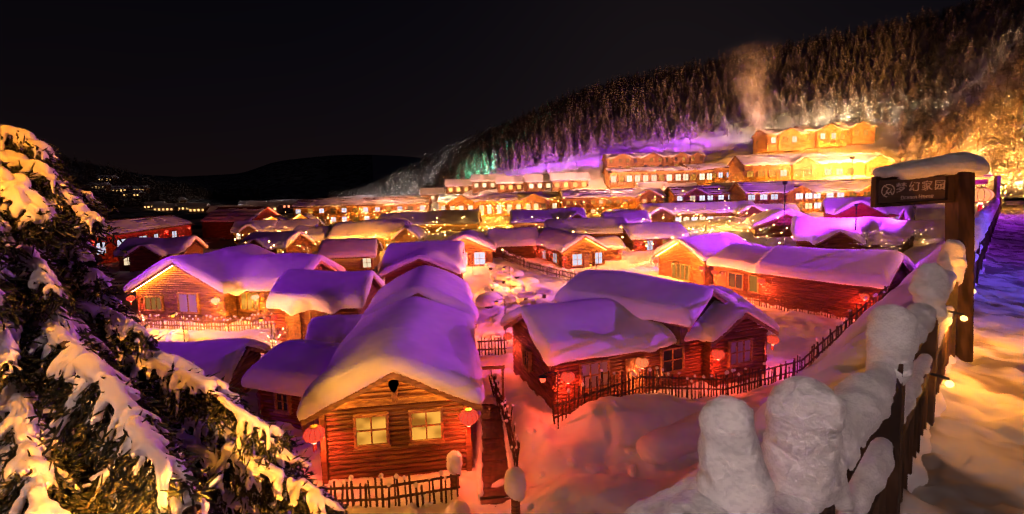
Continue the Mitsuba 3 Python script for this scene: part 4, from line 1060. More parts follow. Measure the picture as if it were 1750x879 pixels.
# plank path with its little gate beside the nearest cabin
pp = thing('plank_path', 'dark wooden plank path between the nearest cabin and the twiggy fence', 'path')
a0, a1 = np.array([*G(838, 690), 0]), np.array([*G(850, 842), 0])
dv = (a1 - a0) / np.linalg.norm(a1 - a0)
sv = np.array([-dv[1], dv[0], 0])
if sv[0] < 0: sv = -sv
Lp = np.linalg.norm(a1 - a0)
zb = float(ground(*(.5 * (a0 + a1))[:2])) + .12
for i in range(int(Lp / .24)):
    p = a0 + dv * (i + .5) * .24
    put(pp, 'plank', ubox('plank'), to_world=tw(MAT(p[0], p[1], zb + rng.normal(0, .008), sv * 1.05, dv * .215, (0, 0, .06))))
for s_ in (-1, 1): put(pp, 'edge_beam', ubox('trim'), to_world=tw(MAT(*((a0 + a1) / 2 + sv * s_ * .6)[:2], zb + .04, sv * .1, dv * Lp, (0, 0, .14))))
for i in range(5):
    p = a1 + dv * (.2 + i * .34)
    put(pp, 'step', ubox('plank'), to_world=tw(MAT(p[0], p[1], zb + .05 - .03 * i, sv * 1.25, dv * .24, (0, 0, .12))))
for s_ in (-1, 1): put(pp, 'gate_post', ubox('trim'), to_world=tw(MAT(*(a0 + sv * s_ * .68)[:2], zb + .9, sv * .12, dv * .12, (0, 0, 2.0))))
put(pp, 'gate_lintel', ubox('trim'), to_world=tw(MAT(a0[0], a0[1], zb + 1.92, sv * 1.6, dv * .14, (0, 0, .13))))
put(pp, 'snow', mikit.ply(blob([(a0 + sv * s_ * .62 + dv * q + [0, 0, zb + .08], a0 + sv * s_ * .62 + dv * (q + .6) + [0, 0, zb + .08], rng.uniform(.07, .16), rng.uniform(.07, .14)) for s_ in (-1, 1) for q in np.arange(0, Lp, .6)], .04, .04, .04, 3), 'snow', smooth=True))

# ------------------------------------------------------------------ snow heaps
def heap(label, ells, h=.09, k=.18, nz=.08, nf=.9, zs=.55, name='snow_heap', group=None, mat='snow', seed=0, sink=.35):
    caps = []
    for (u, v, z, r0, u1, v1, z1, r1) in ells:
        caps.append((at(u, v, z), at(u1, v1, z1), r0, r1))
    t = thing(name, label, 'snow heap', group)
    scene[t] = mikit.ply(blob(caps, h, k, nz, nf, zs=zs, seed=seed), mat, smooth=True)
    return t
heap('long rounded snow heap just above the nearest railing post', [(1120, 768, .35, .72, 1225, 722, .5, .8)], seed=2, k=.1, zs=.75, nz=.12, nf=1.3)
heap('small lilac snow dome between the purple shed and the squeezed shed', [(505, 605, .5, 1.0, 515, 603, .5, 1.0)], seed=6, zs=.8)
for i, (u, v, r) in enumerate(((252, 578, .85), (278, 574, .6), (303, 577, .75))):
    heap(('leftmost', 'middle', 'rightmost')[i] + ' of three round snow caps at the foot of the yellow cabin fence', [(u, v, .35, r, u + 2, v, .45, r * .9)], zs=.85, seed=7 + i, k=.08)
for i, (u, v, w) in enumerate(((330, 600, 1.2), (400, 596, 1.0), (450, 600, 1.3), (385, 625, 1.1), (430, 640, 1.0))):
    heap('snow bump on the yellow lit yard below the yellow cabin', [(u, v, .05, w * .7, u + 12, v - 2, .05, w * .6)], seed=12 + i, group='snow bumps on the yellow yard', zs=.5)
# snow capped stumps in the yard of the middle
st_px = [(838, 460, .8), (850, 470, .9), (868, 466, .8), (884, 472, 1.0), (862, 482, .9), (880, 488, .9), (905, 486, 1.1), (843, 492, .7), (858, 500, 1.0), (884, 500, .8), (915, 497, 1.2), (930, 505, .7), (835, 520, 1.4), (870, 512, .8), (898, 508, .7), (845, 478, .6)]
for i, (u, v, r) in enumerate(st_px):
    t = thing('snow_capped_stump', 'mushroom of snow on a dark stump in the amber yard behind the dormer cabin', 'stump', 'snow capped stumps in the amber yard')
    p = at(u, v + 6, 0)
    zg = float(ground(p[0], p[1]))
    hgt = rng.uniform(.15, .55)
    put(t, 'stump', UC, to_world=tw(along((p[0], p[1], zg - .3), (p[0] + rng.normal(0, .05), p[1], zg + hgt), .28 * r)))
    c = np.array([p[0], p[1], zg + hgt + .1])
    d = rng.normal(0, .18, 3) * [1, 1, .1]
    put(t, 'snow_cap', mikit.ply(blob([(c - d, c + d, .9 * r, .8 * r)], .1, .06, .06, 1.5, zs=.62, seed=i, flat=c[2] - .2), 'snow', smooth=True))
for lab, u, v, r, hgt, z in (('snow topped post at the bottom right end of the plank path', 882, 866, .36, 1.05, 0), ('snow topped post at the right corner of the nearest cabin fence', 778, 832, .3, .9, 0), ('squat snow topped bollard below the nearest cabin corner post', 783, 872, .42, .35, 0)):
    t = thing('snow_topped_post', lab, 'post')
    p = at(u, v, 0)
    if v > 860: p = at(u, v + 30, 0)
    zg = float(ground(p[0], p[1]))
    put(t, 'post', UC_LOG, to_world=tw(along((p[0], p[1], zg - .4), (p[0], p[1], zg + hgt), .15)))
    c = np.array([p[0], p[1], zg + hgt])
    put(t, 'snow_cap', mikit.ply(blob([(c, c + [0, 0, r * .7], r, r * .95), (c + [.1, -.1, -.25], c + [.16, -.12, -.3], r * .6, r * .4)], .035, .05, .03, 5, seed=3), 'snow', smooth=True))

# clods and small humps of snow in the near yards
for i, (u, v) in enumerate(((905, 640), (888, 612), (870, 590), (842, 640), (905, 735), (930, 810), (975, 790), (1010, 800), (1040, 775), (1080, 800), (960, 770), (1240, 690), (1265, 668), (1330, 640), (1360, 620), (1010, 560), (560, 850), (620, 862), (680, 858), (730, 862), (590, 872), (700, 878), (660, 845), (990, 815), (1075, 770), (1150, 655), (1050, 690))):
    p = hit(u, v); r = rng.uniform(.09, .26)
    t = thing('snow_clod', 'rough clod of snow lying on the yards and slope below the railing', 'snow clod', 'snow clods in the near yards')
    q = p + np.array([rng.normal(0, r), rng.normal(0, r), 0])
    scene[t] = mikit.ply(blob([(p - [0, 0, r * .35], q - [0, 0, r * .4], r, r * .8), (p + rng.normal(0, r * .6, 3) * [1, 1, .2], q, r * .6, r * .5)], .035, .03, .06, 5, zs=.75, seed=i), 'snow_crust', smooth=True)

# ------------------------------------------------------------------ the snow laden spruce on the left
def needle_mesh(P, D, L, Wd, g):
    """two crossed blades at each point P along each direction D"""
    n = len(P)
    D = D / (np.linalg.norm(D, axis=1, keepdims=True) + 1e-9)
    a = np.cross(D, g.normal(0, 1, (n, 3))); a /= np.linalg.norm(a, axis=1, keepdims=True) + 1e-9
    b = np.cross(D, a)
    V, Fc = [], []
    for q in (a, b):
        v = np.stack([P - q * Wd[:, None] * .4, P + q * Wd[:, None] * .4, P + D * (L * .55)[:, None] + q * Wd[:, None], P + D * L[:, None], P + D * (L * .55)[:, None] - q * Wd[:, None]], 1)
        V.append(v.reshape(-1, 3))
    V = np.vstack(V)
    i = np.arange(2 * n)[:, None] * 5
    Fc = np.vstack([i + [0, 1, 2], i + [0, 2, 4], i + [4, 2, 3]])
    return trimesh.Trimesh(V, Fc, process=False)


def bough(tree, base, tip, sag, width, g, snow=1.0, h=.017, dens=1.0):
    base, tip = np.asarray(base, float), np.asarray(tip, float)
    L = np.linalg.norm(tip - base)
    n = 22
    s = np.linspace(0, 1, n)
    ax = base + (tip - base) * s[:, None]
    ax[:, 2] += sag * np.sin(np.pi * s) + .03 * np.cumsum(g.normal(0, 1, n)) * s - .05 * L * np.maximum(s - .8, 0) * 5
    fw = (tip - base) / L
    sd = np.cross(fw, [0, 0, 1]); sd /= np.linalg.norm(sd)
    bk = put(tree, 'bough', mikit.ply(tube(ax, np.linspace(.03 + .01 * L, .01, n), 6), 'bark', smooth=True))
    NP, ND, caps = [], [], []
    ntw = int(7 + 6.5 * L)
    for i in range(ntw):
        f = .12 + .88 * (i + g.random()) / ntw
        p0 = np.array([np.interp(f, s, ax[:, k]) for k in range(3)])
        for sg_ in (-1, 1):
            ln = width * (1.12 - f) ** .45 * g.uniform(.45, 1.2)
            d = sd * sg_ * g.uniform(.35, 1.0) + fw * g.uniform(.2, .8)
            d /= np.linalg.norm(d)
            q = np.linspace(0, 1, 7)
            tw_ = p0 + d * (q * ln)[:, None]
            tw_[:, 2] -= ln * (.35 * q + .75 * q ** 2) * g.uniform(.7, 1.35)
            if g.random() < .84:      # a finger of snow along the drooping twig, thick at the limb and ragged below
                r0 = (.022 + .055 * ln) * snow * g.uniform(.55, 1.3)
                m = int(g.integers(3, 7))
                rs = np.linspace(1, .5, 7) * g.uniform(.75, 1.2, 7)
                for c in range(m):
                    if g.random() < .9: caps.append((tw_[c] + [0, 0, r0 * .5], tw_[c + 1] + [0, 0, r0 * .4], r0 * rs[c], r0 * rs[min(c + 1, 6)]))
                for _ in range(int(g.integers(0, 3))):
                    k = g.integers(1, m)
                    e = tw_[k] + d * g.uniform(.02, .1) + sd * g.normal(0, .05) + fw * g.normal(0, .05) - [0, 0, g.uniform(.03, .13)]
                    caps.append((tw_[k], e, r0 * .6, r0 * .35))
            for _ in range(int(g.integers(0, 3))):
                e = tw_[g.integers(2, 7)] + g.normal(0, .07, 3) - [0, 0, .07]
                rr = g.uniform(.012, .028)
                caps.append((e, e + g.normal(0, .03, 3), rr, rr * .7))
            cnt = int((20 + 75 * ln) * dens)
            k = g.random(cnt)
            pts = np.stack([np.interp(k, q, tw_[:, c]) for c in range(3)], 1)
            NP.append(pts + np.abs(g.normal(0, .1, (cnt, 1))) * np.array([[0, 0, -1]]) + g.normal(0, .04, (cnt, 3)))
            ND.append(g.normal(0, .7, (cnt, 3)) + d * .7 + np.array([0, 0, -.7]))
    for i in range(1, n - 1):
        if g.random() < .9:
            r = (.04 + .012 * L) * (1.08 - s[i]) ** .4 * snow * g.uniform(.6, 1.25)
            o_ = sd * g.normal(0, .03)
            caps.append((ax[i] + o_ + [0, 0, r * .6], ax[i + 1] + o_ + [0, 0, r * .55], r, r * .95))
    P, D = np.vstack(NP), np.vstack(ND)
    put(bk, 'needles', mikit.ply(needle_mesh(P, D, g.uniform(.07, .18, len(P)), g.uniform(.007, .016, len(P)), g), 'needles'), kind='stuff')
    put(bk, 'snow', mikit.ply(blob(caps, h, .009, .016, 11, seed=int(g.integers(99))), 'snow', smooth=True))


sp_g = np.random.default_rng(21)
spruce = thing('snowy_spruce', 'big spruce in the left foreground with boughs bowed under thick snow', 'tree')
TX, TY = -7.6, 6.4
put(spruce, 'trunk', mikit.ply(tube([(TX, TY, 1.5), (TX + .05, TY, 5), (TX, TY, 9), (TX + .02, TY, 13.2)], (.3, .24, .15, .03), 10), 'bark', smooth=True))
def BP(u, v, d): return atd(u, v, d)
prof = ([262, 300, 370, 440, 500, 560, 610, 650, 700, 760, 810, 850, 900, 980], [60, 112, 165, 125, 212, 225, 250, 395, 455, 490, 515, 560, 590, 600])
for i, v in enumerate(np.arange(272, 985, 26)):
    uu = np.interp(v, *prof)
    for lay, (fu, dd) in enumerate(((1.0, 6.1), (.62, 5.1), (.25, 4.5))):
        if lay and (i + lay) % 2 and v < 560: continue
        u = uu * fu + sp_g.normal(0, 14) - (60 if lay == 2 else 0)
        d = dd + sp_g.normal(0, .25) - (.8 if v > 700 and lay else 0)
        tip = BP(u, v + sp_g.normal(0, 8) + 30 * lay, d)
        root = np.array([TX, TY, min(12.6, tip[2] + .2 + .1 * np.linalg.norm(tip - [TX, TY, tip[2]]))])
        bough(spruce, root, tip, .12 + .05 * sp_g.random(), .36 + .12 * (v > 560) + .1 * sp_g.random(), sp_g, snow=1.2)
# a second, smaller spruce under it at the bottom edge
spruce2 = thing('snowy_spruce', 'low young spruce with yellow lit snow at the bottom left below the big one', 'tree')
QX, QY = -5.2, 7.6
zg = float(ground(QX, QY))
put(spruce2, 'trunk', mikit.ply(tube([(QX, QY, zg - .3), (QX, QY, 6.4)], (.12, .02), 8), 'bark', smooth=True))
for (u, v, d, zr, sag, wd) in ((560, 835, 7.2, 5.6, .2, .7), (470, 860, 6.6, 5.4, .2, .7), (330, 850, 6.9, 5.7, .2, .6), (560, 890, 6.8, 4.9, .2, .8), (420, 930, 6.2, 4.7, .2, .8), (240, 900, 6.8, 5.0, .2, .7)):
    bough(spruce2, (QX, QY, zr), BP(u, v, d), sag, wd, sp_g, snow=1.0)

# ------------------------------------------------------------------ forest on the hills
def conifer(h, g, tiers=11, k=7):
    V, Fc = [], []
    def add(v, f):
        Fc.append(np.asarray(f) + sum(len(x) for x in V)); V.append(np.asarray(v, float))
    R = h * g.uniform(.2, .29)
    for t in range(tiers):
        f = (t + .3) / tiers
        z = h * (.12 + .86 * f)
        r = R * (1 - f) ** .85 + .12
        for q in range(max(4, int(k * (1 - .45 * f)))):
            if g.random() < .1: continue
            a = g.uniform(0, 2 * np.pi)
            rr = r * g.uniform(.65, 1.25)
            c, s_ = np.cos(a), np.sin(a)
            w = rr * g.uniform(.3, .48)
            dz = rr * g.uniform(.25, .6)
            o, e, sd = np.array([0, 0, z + .12 * rr]), np.array([c * rr, s_ * rr, z - dz]), np.array([-s_, c, 0]) * w
            md = o * .42 + e * .58 + [0, 0, .12 * rr]
            add([o, md + sd - [0, 0, w * .45], md, md - sd - [0, 0, w * .45], e], [[0, 2, 1], [0, 3, 2], [1, 2, 4], [2, 3, 4]])
    add([[-.05, 0, h * .95], [.05, 0, h * .95], [0, 0, h * 1.03]], [[0, 1, 2]])
    m = trimesh.Trimesh(np.vstack(V), np.vstack(Fc), process=False)
    fl = m.face_normals[:, 2] < 0
    m.faces[fl] = m.faces[fl][:, ::-1]
    tr = ucyl(5, .5); tr.apply_transform(MAT(0, 0, -.6, (h * .014, 0, 0), (0, h * .014, 0), (0, 0, h * .8)))
    return trimesh.util.concatenate([m, tr])
fg = np.random.default_rng(5)
CON = [conifer(9, fg) for _ in range(6)]
CONP = [mikit.ply(m, 'conifer') for m in CON]
CONS = [conifer(9, fg, 7, 5) for _ in range(4)]
def bare(h, g):
    ms = [tube([(0, 0, -.6), (g.normal(0, .1), g.normal(0, .1), h * .5), (g.normal(0, .3), g.normal(0, .3), h)], (h * .014, h * .01, .02), 5)]
    for i in range(34):
        f = g.uniform(.22, .97)
        a, L = g.uniform(0, 6.28), h * .34 * (1.15 - f) * g.uniform(.6, 1.2)
        p = np.array([0, 0, h * f])
        d = np.array([math.cos(a), math.sin(a), g.uniform(.2, .9)])
        q = [p, p + d * L * .5, p + d * L + [0, 0, -.12 * L]]
        ms.append(tube(q, (.05, .035, .02), 4))
        for j in range(4):
            b = p + d * L * g.uniform(.3, 1)
            ms.append(tube([b, b + (d + g.normal(0, .8, 3)) * L * .35], (.028, .016), 3))
    return cat(ms)
BARE = [bare(8, fg) for _ in range(5)]
BAREP = [mikit.ply(m, 'frosted_twig') for m in BARE]

spots_, bare_spots = [], []
ca, cR = [-.36, -.225, -.07, .03, .16, .42, .6, .72, .84, .88, .92, 1.0, 1.125, 1.3], [410, 325, 190, 186, 184, 188, 182, 172, 170, 132, 112, 98, 88, 80]
ce = [700, 510, 430, 400, 375, 345, 325, 320, 315, 310, 305, 300, 300, 290]
tries = fg.random((30000, 2))
yy = np.sqrt(60 ** 2 + tries[:, 0] * (700 ** 2 - 60 ** 2))
aa = -.4 + 1.7 * tries[:, 1]
lo_, hi_ = np.interp(aa, ca, cR), np.interp(aa, ca, ce)
ok = (yy > lo_) & (yy < hi_)
# thin the far crowd, keep the near slope dense
ok &= fg.random(len(yy)) < np.clip(.95 - (yy - 200) / 800, .25, 1)
yy, aa = yy[ok], aa[ok]
order = np.argsort(yy)
yy, aa = yy[order], aa[order]
px_, py_ = aa * yy, yy
pz_ = ground(px_, py_)
NEAR = 230
stuffV, stuffF, at_ = [], [], 0
cnt = 0
for i, (x, y, z) in enumerate(zip(px_, py_, pz_)):
    a = x / y
    sc = fg.uniform(.4, 1.15)
    ang = fg.uniform(0, 6.28)
    m = MAT(x, y, z, (sc * math.cos(ang), sc * math.sin(ang), 0), (-sc * math.sin(ang), sc * math.cos(ang), 0), (0, 0, sc * fg.uniform(.9, 1.15)))
    dead = a > .88 and fg.random() < .6
    if cnt < NEAR:
        cnt += 1
        if dead:
            k = thing('frosted_bare_tree', 'bare frosted tree lit amber on the bank above the footpath', 'tree', 'frosted bare trees on the amber bank')
            scene[k] = {**BAREP[i % 5], 'to_world': tw(m)}
        else:
            k = thing('conifer', 'snow dusted spruce at the front edge of the hillside forest', 'tree', 'snow dusted spruces on the hillside')
            scene[k] = {**CONP[i % 6], 'to_world': tw(m)}
    else:
        src = (BARE[i % 5] if dead or (fg.random() < .22 and y < 330) else (CON[i % 6] if y < 260 else CONS[i % 4]))
        stuffV.append(src.vertices @ m[:3, :3].T + m[:3, 3]); stuffF.append(src.faces + at_); at_ += len(src.vertices)
labels['hillside_forest'] = dict(label='dense dark snow dusted spruce forest climbing the right hill', category='forest', kind='stuff')
scene['hillside_forest'] = mikit.ply(trimesh.Trimesh(np.vstack(stuffV), np.vstack(stuffF), process=False), 'conifer')
print('trees', len(px_), 'tris', sum(len(f) for f in stuffF))
for i in range(150):
    a = fg.uniform(.8, 1.16); y = fg.uniform(96, 150) if a < .98 else fg.uniform(64, 120)
    x = a * y; z = float(ground(x, y)); sc = fg.uniform(.3, .62); ang = fg.uniform(0, 6.28)
    if i < 60:
        k = thing('frosted_shrub', 'frosted amber lit shrub low on the bank behind the signboard', 'shrub', 'frosted shrubs on the amber bank')
        scene[k] = {**BAREP[i % 5], 'to_world': tw(MAT(x, y, z, (sc * math.cos(ang) * 1.5, sc * math.sin(ang) * 1.5, 0), (-sc * math.sin(ang) * 1.5, sc * math.cos(ang) * 1.5, 0), (0, 0, sc)))}
stuffV, stuffF, at_ = [], [], 0
n = 1700
aa = fg.uniform(-1.5, -.55, n); r0 = np.interp(aa, [-1.6, -1.125, -.9, -.74, -.6], [190, 240, 285, 360, 720]); r1 = np.interp(aa, [-1.6, -1.125, -.9, -.74, -.6], [420, 420, 470, 600, 1000])
yy = r0 + (r1 - r0) * fg.random(n) ** 1.3
zz = ground(aa * yy, yy)
for i in range(n):
    src = CONS[i % 4]; sc = fg.uniform(.9, 1.6); ang = fg.uniform(0, 6.28)
    m = MAT(aa[i] * yy[i], yy[i], zz[i], (sc * math.cos(ang), sc * math.sin(ang), 0), (-sc * math.sin(ang), sc * math.cos(ang), 0), (0, 0, sc))
    stuffV.append(src.vertices @ m[:3, :3].T + m[:3, 3]); stuffF.append(src.faces + at_); at_ += len(src.vertices)
labels['left_forest'] = dict(label='dark spruce forest on the low hill at the far left', category='forest', kind='stuff')
scene['left_forest'] = mikit.ply(trimesh.Trimesh(np.vstack(stuffV), np.vstack(stuffF), process=False), 'conifer_dark')
# ------------------------------------------------------------------ far houses of the valley
fr_ = np.random.default_rng(31)
def far_house(u, v, d, w, label, rgb, group=None, power=1.2, dd=6, red=False):
    p = atd(u, v, d)
    x, y, z = p[0], p[1], float(ground(p[0], p[1]))
    t = thing('far_house', label, 'house', group)
    rot = math.radians(fr_.uniform(-12, 12)); c, s_ = math.cos(rot), math.sin(rot)
    M = MAT(x, y, z, (c, s_, 0), (-s_, c, 0))
    e, r = 3.2, 5.2
    put(t, 'wall', mikit.ply(box(-w / 2, w / 2, 0, dd, -2, e), 'paint_red' if red else 'log'), to_world=tw(M))
    vs = [trimesh.convex.convex_hull(np.array([(l, dd / 2 + sg_ * q, r - (r - e + .3) * q / (dd / 2 + .6) + dz) for l in (-w / 2 - .6, w / 2 + .6) for q in (0, dd / 2 + .6) for dz in (0, .55)])) for sg_ in (-1, 1)]
    put(t, 'roof', mikit.ply(cat(vs), 'snow'), to_world=tw(M))
    n = max(2, int(w / 2.6))
    for i in range(n):
        x0 = -w / 2 + w * (i + .5) / n
        put(t, 'window', mikit.ply(box(x0 - .7, x0 + .7, -.08, -.02, .9, 2.4), 'black'), to_world=tw(M), emitter=emit(rgb, power * fr_.uniform(.6, 1.3)))
    put(t, 'light_strip', mikit.ply(trimesh.creation.cylinder(.07, segment=((-w / 2, -.4, e - .1), (w / 2, -.4, e - .1)), sections=5), 'black'), to_world=tw(M), emitter=emit(AMBER, 5))
for i, u in enumerate(np.linspace(150, 335, 11)):
    far_house(u + fr_.normal(0, 4), 366, fr_.uniform(260, 420), fr_.uniform(9, 16), 'distant lit house in the row below the dark left hill', (1, .55, .18), 'distant houses below the left hill', 1.6)
for i, u in enumerate(np.linspace(385, 620, 15)):
    far_house(u + fr_.normal(0, 5), 350, fr_.uniform(190, 420), fr_.uniform(10, 18), 'tiny distant house with coloured lights at the valley end', [(1, .6, .2), (1, .3, .6), (.9, .9, 1), (1, .25, .12)][i % 4], 'distant houses at the valley end', 1.8, red=i % 3 == 0)
for i, (u, d) in enumerate(((655, 230), (700, 215), (745, 200), (790, 185), (835, 178), (880, 170), (930, 165), (975, 160))):
    far_house(u, 322, d - 8, 12, 'small house with bright eaves at the foot of the forest behind the guest houses', [(1, .75, .4), (1, .5, .12)][i % 2], 'small houses at the foot of the forest', 1.6)
for i, (u, d) in enumerate(((1120, 140), (1165, 139), (1215, 136), (1250, 133))):
    far_house(u, 318, d, 9, 'little terrace house with sparkling lights between the golden guest houses', [(1, .7, .3), (.85, .9, 1)][i % 2], 'little terrace houses between the golden guest houses', 1.8, dd=4)

# ------------------------------------------------------------------ strings of little bulbs on the slope
def bulbs(key, label, P, r, rgb, power):
    m = trimesh.creation.icosphere(0, 1.0)
    V = (P[:, None] + m.vertices[None] * np.asarray(r).reshape(-1, 1, 1)).reshape(-1, 3)
    Fc = (m.faces[None] + (np.arange(len(P)) * len(m.vertices))[:, None, None]).reshape(-1, 3)
    labels[key] = dict(label=label, category='string lights', kind='stuff')
    scene[key] = mikit.ply(trimesh.Trimesh(V, Fc, process=False), 'black', emitter=emit(rgb, power, .5))
def onslope(a0, a1, y0, y1, n, zlo, zhi, g):
    a, y = g.uniform(a0, a1, n), g.uniform(y0, y1, n)
    x = a * y
    return np.stack([x, y, ground(x, y) + g.uniform(zlo, zhi, n)], 1)
bulbs('amber_string_lights', 'amber fairy lights strung through the bushes on the right bank', np.vstack([onslope(.86, 1.12, 95, 135, 420, .3, 2.5, fr_), onslope(1.0, 1.2, 60, 95, 260, .2, 2, fr_)]), fr_.uniform(.05, .12, 680), (1, .46, .09), 20)
bulbs('terrace_string_lights', 'white fairy lights scattered on the terrace bushes below the guest houses', np.vstack([onslope(.3, .52, 126, 142, 200, .2, 2.5, fr_), onslope(-.2, .15, 160, 185, 160, .2, 2, fr_)]), fr_.uniform(.06, .13, 360), (1, .8, .55), 9)
bulbs('hill_string_lights', 'strings of warm fairy lights in the trees above the three villas', np.vstack([onslope(.55, .95, 168, 186, 130, 1, 6, fr_)]), fr_.uniform(.06, .14, 130), (1, .7, .35), 12)

# ------------------------------------------------------------------ lamps
def lamp_post(label, p, rgb, power, w=1.0, h=3.4, group=None, glow=2.5, r=.22):
    """a post with a round frosted lamp; its light leaves just below the globe"""
    t = thing('lamp_post', label, 'lamp', group)
    x, y = p[0], p[1]
    zg = float(ground(x, y))
    ox = .5 + r
    put(t, 'post', UC, to_world=tw(along((x + ox, y + .1, zg - .4), (x + ox, y + .1, zg + h + r * 2), .03)))
    put(t, 'arm', mikit.ply(tube([(ox, .1, h + r * 1.7), (ox * .6, .06, h + r * 2.3), (.1, .01, h + r * 2.0), (0, 0, h + r * 1.3)], .025, 6), 'metal_dark'), to_world=tw(MAT(x, y, zg)))
    put(t, 'globe', mikit.ply(trimesh.creation.icosphere(2, 1.0), 'black', smooth=True), to_world=tw(MAT(x, y, zg + h, (r, 0, 0), (0, r, 0), (0, 0, r))), emitter=emit(rgb, glow))
    put(t, 'hood', mikit.ply(cat([trimesh.creation.cone(r * 1.5, r * .7, sections=16).apply_translation((0, 0, r * .95))]), 'metal_dark'), to_world=tw(MAT(x, y, zg + h)))
    point('lamp_light', (x, y, zg + h - r * 1.35), rgb, power, w)
ND = 10  # used by the overall tuning below
YK = .85
def yard(label, u, v, rgb, power, w=1.0, z=0.0, h=1.3, **k): lamp_post(label, at(u, v, z), rgb, power * YK, w, min(h + .6, 2.6), r=.13, **k)

# warm lamps in the yards
flood('floodlight hidden among the spruce boughs and aimed at the nearest cabin', (-9.0, 10.5, 6.4), (-4.8, 16.2, 5.2), AMBER, 135, 26, 2.0)
point_l = (-9.2, 10.0, 3.4)
lamp_post('warm garden lamp behind the low young spruce', (-6.6, 11.6), WARM, 30, 1.4, 2.2)
yard('warm lamp in the yard of the yellow cabin', 300, 592, WARM, 95, 1.6, h=1.8)
yard('warm lamp at the right corner of the yellow cabin yard', 450, 605, WARM, 90, 1.2, h=1.8)
yard('amber lamp among the snow capped stumps', 862, 505, (1, .27, .03), 170, 1.6, h=2.2)
yard('orange lamp in the alley left of the dormer cabin', 850, 575, (1, .13, .04), 80, 1.0, h=2.0)
yard('orange lamp by the doorway of the orange gabled cabin', 1150, 492, (1, .3, .05), 260, 1.3, h=2.4)
yard('orange lamp between the dormer cabin and the low middle cabin', 1230, 515, (1, .13, .03), 120, 1.0, h=2.0)
yard('amber lamp in front of the golden lattice cabin', 600, 445, WARM, 620, 1.3, h=2.4)
yard('amber lamp left of the golden lattice cabin', 515, 430, WARM, 620, 1.0, h=3)
yard('red lamp beside the pink double roofed cabin', 800, 475, (1, .14, .06), 200, .8, h=2.4)
yard('orange lamp right of the cabin with light strings', 1105, 455, (1, .32, .05), 420, 1.0, h=2.6)
yard('red lamp behind the purple square cabin', 640, 505, (1, .12, .04), 220, .9, h=2.2)
yard('white lamp in front of the dazzling white front', 1200, 402, (1, .5, .15), 350, .8, z=1.0, h=3.4)
yard('amber lamp in front of the pink edged long cabin', 860, 398, WARM, 500, .7, z=1, h=3)
yard('amber lamp between the plum roofed and the golden row buildings', 760, 392, WARM, 700, .7, z=1.2, h=3.4)
# lamps before the guest houses
for lab, x, y, pw in (('lamp before the far left guest house', -45, 132, 700), ('lamp before the tall white windows', -2, 125, 1100), ('lamp before the long brown guest house', 30, 120, 700), ('lamp before the violet roofed guest house', 76, 103.5, 900),
                      ('lamp before the lower golden terrace', 40, 140, 1300), ('second lamp before the lower golden terrace', 55, 140, 1300), ('lamp before the large golden guest house', 82, 130, 800), ('second lamp before the large golden guest house', 102, 129, 800),
                      ('lamp on the balcony before the villas', 84, 149, 1100), ('second lamp on the balcony before the villas', 105, 149, 1100)):
    lamp_post('warm ' + lab, (x, y), WARM, pw * 1.35, .7, 3.2, r=.3)
lamp_post('warm lamp behind the upper golden storey', (48, 151.5), WARM, 1200, .5, 3.4, r=.3)

# coloured floodlights
flood('violet floodlight sunk in the roof hollow of the yellow cabin', h3.loc((9.3, 5.6, 4.35)), h3.loc((9.6, 9.0, 6.2)), PURPLE, 60, 80, 1.0, foot=h3.loc((9.3, 5.6, 3.2)), size=.25)
flood('violet floodlight between the wide pink cabin and the signpost cabins', (58.5, 66, 7.0), (50, 76, 4.0), PURPLE, 4160, 75, 1.6, size=.5)
flood('second violet floodlight above the wide pink cabin', (50, 66, 7.5), (48, 78, 4), PURPLE, 2080, 75, 1.2, size=.4)
M_PUR = 7000
flood('tall violet floodlight mast on the slope right of the footpath', (46, 22, 16.5), (2, 36, 4), PURPLE, 3000, 33, 3.0, size=.7)
flood('tall violet floodlight mast left of the village', (-44, 26, 12.5), (-14, 38, 4), PURPLE, 1500, 40, 2.5, size=.7)
flood('violet floodlight mast behind the long orange and red cabin', (36, 60, 11), (27, 45, 3.6), PURPLE, 4200, 55, 1.6, size=.5)
for i, (u, v, d) in enumerate(((885, 303, 176), (935, 296, 172), (985, 290, 169), (1035, 284, 168), (1085, 276, 170), (1135, 266, 175), (1180, 258, 180))):
    p = atd(u, v, d); p[2] = float(ground(p[0], p[1])) + 3.2
    q = p + np.array([p[0] / p[1] * 8 + 2, 8, 2.5])
    flood('violet floodlight in the row at the foot of the snowy slope', p, q, PURPLE, 1000, 75, .7, size=.4, group='violet floodlights along the snowy slope')
p = atd(822, 289, 181); tg = atd(818, 270, 206)
flood('green floodlight shining up into the spruces left of the violet slope', p, tg, GREEN, 7000, 30, 1.0, size=.5)
for i in range(14):
    q = atd(fr_.uniform(780, 855), 285, fr_.uniform(192, 216)); q[2] = float(ground(q[0], q[1])); sc = fr_.uniform(.8, 1.2)
    k = thing('conifer', 'spruce turned green by the floodlight left of the violet slope', 'tree', 'spruces turned green by a floodlight')
    scene[k] = {**CONP[i % 6], 'to_world': tw(MAT(*q, (sc, 0, 0), (0, sc, 0), (0, 0, sc)))}
p = atd(690, 318, 300); p[2] = float(ground(p[0], p[1])) + 3
flood('white floodlight on the slope at the left end of the forest', p, p + np.array([-14, 26, 8.]), (1, .85, .8), 16000, 75, .7, size=.6)
p = atd(640, 322, 385); p[2] = float(ground(p[0], p[1])) + 4
flood('pale floodlight at the far left tip of the forest', p, p + np.array([-10, 40, 9.]), (1, .8, .72), 26000, 75, .6, size=.7)
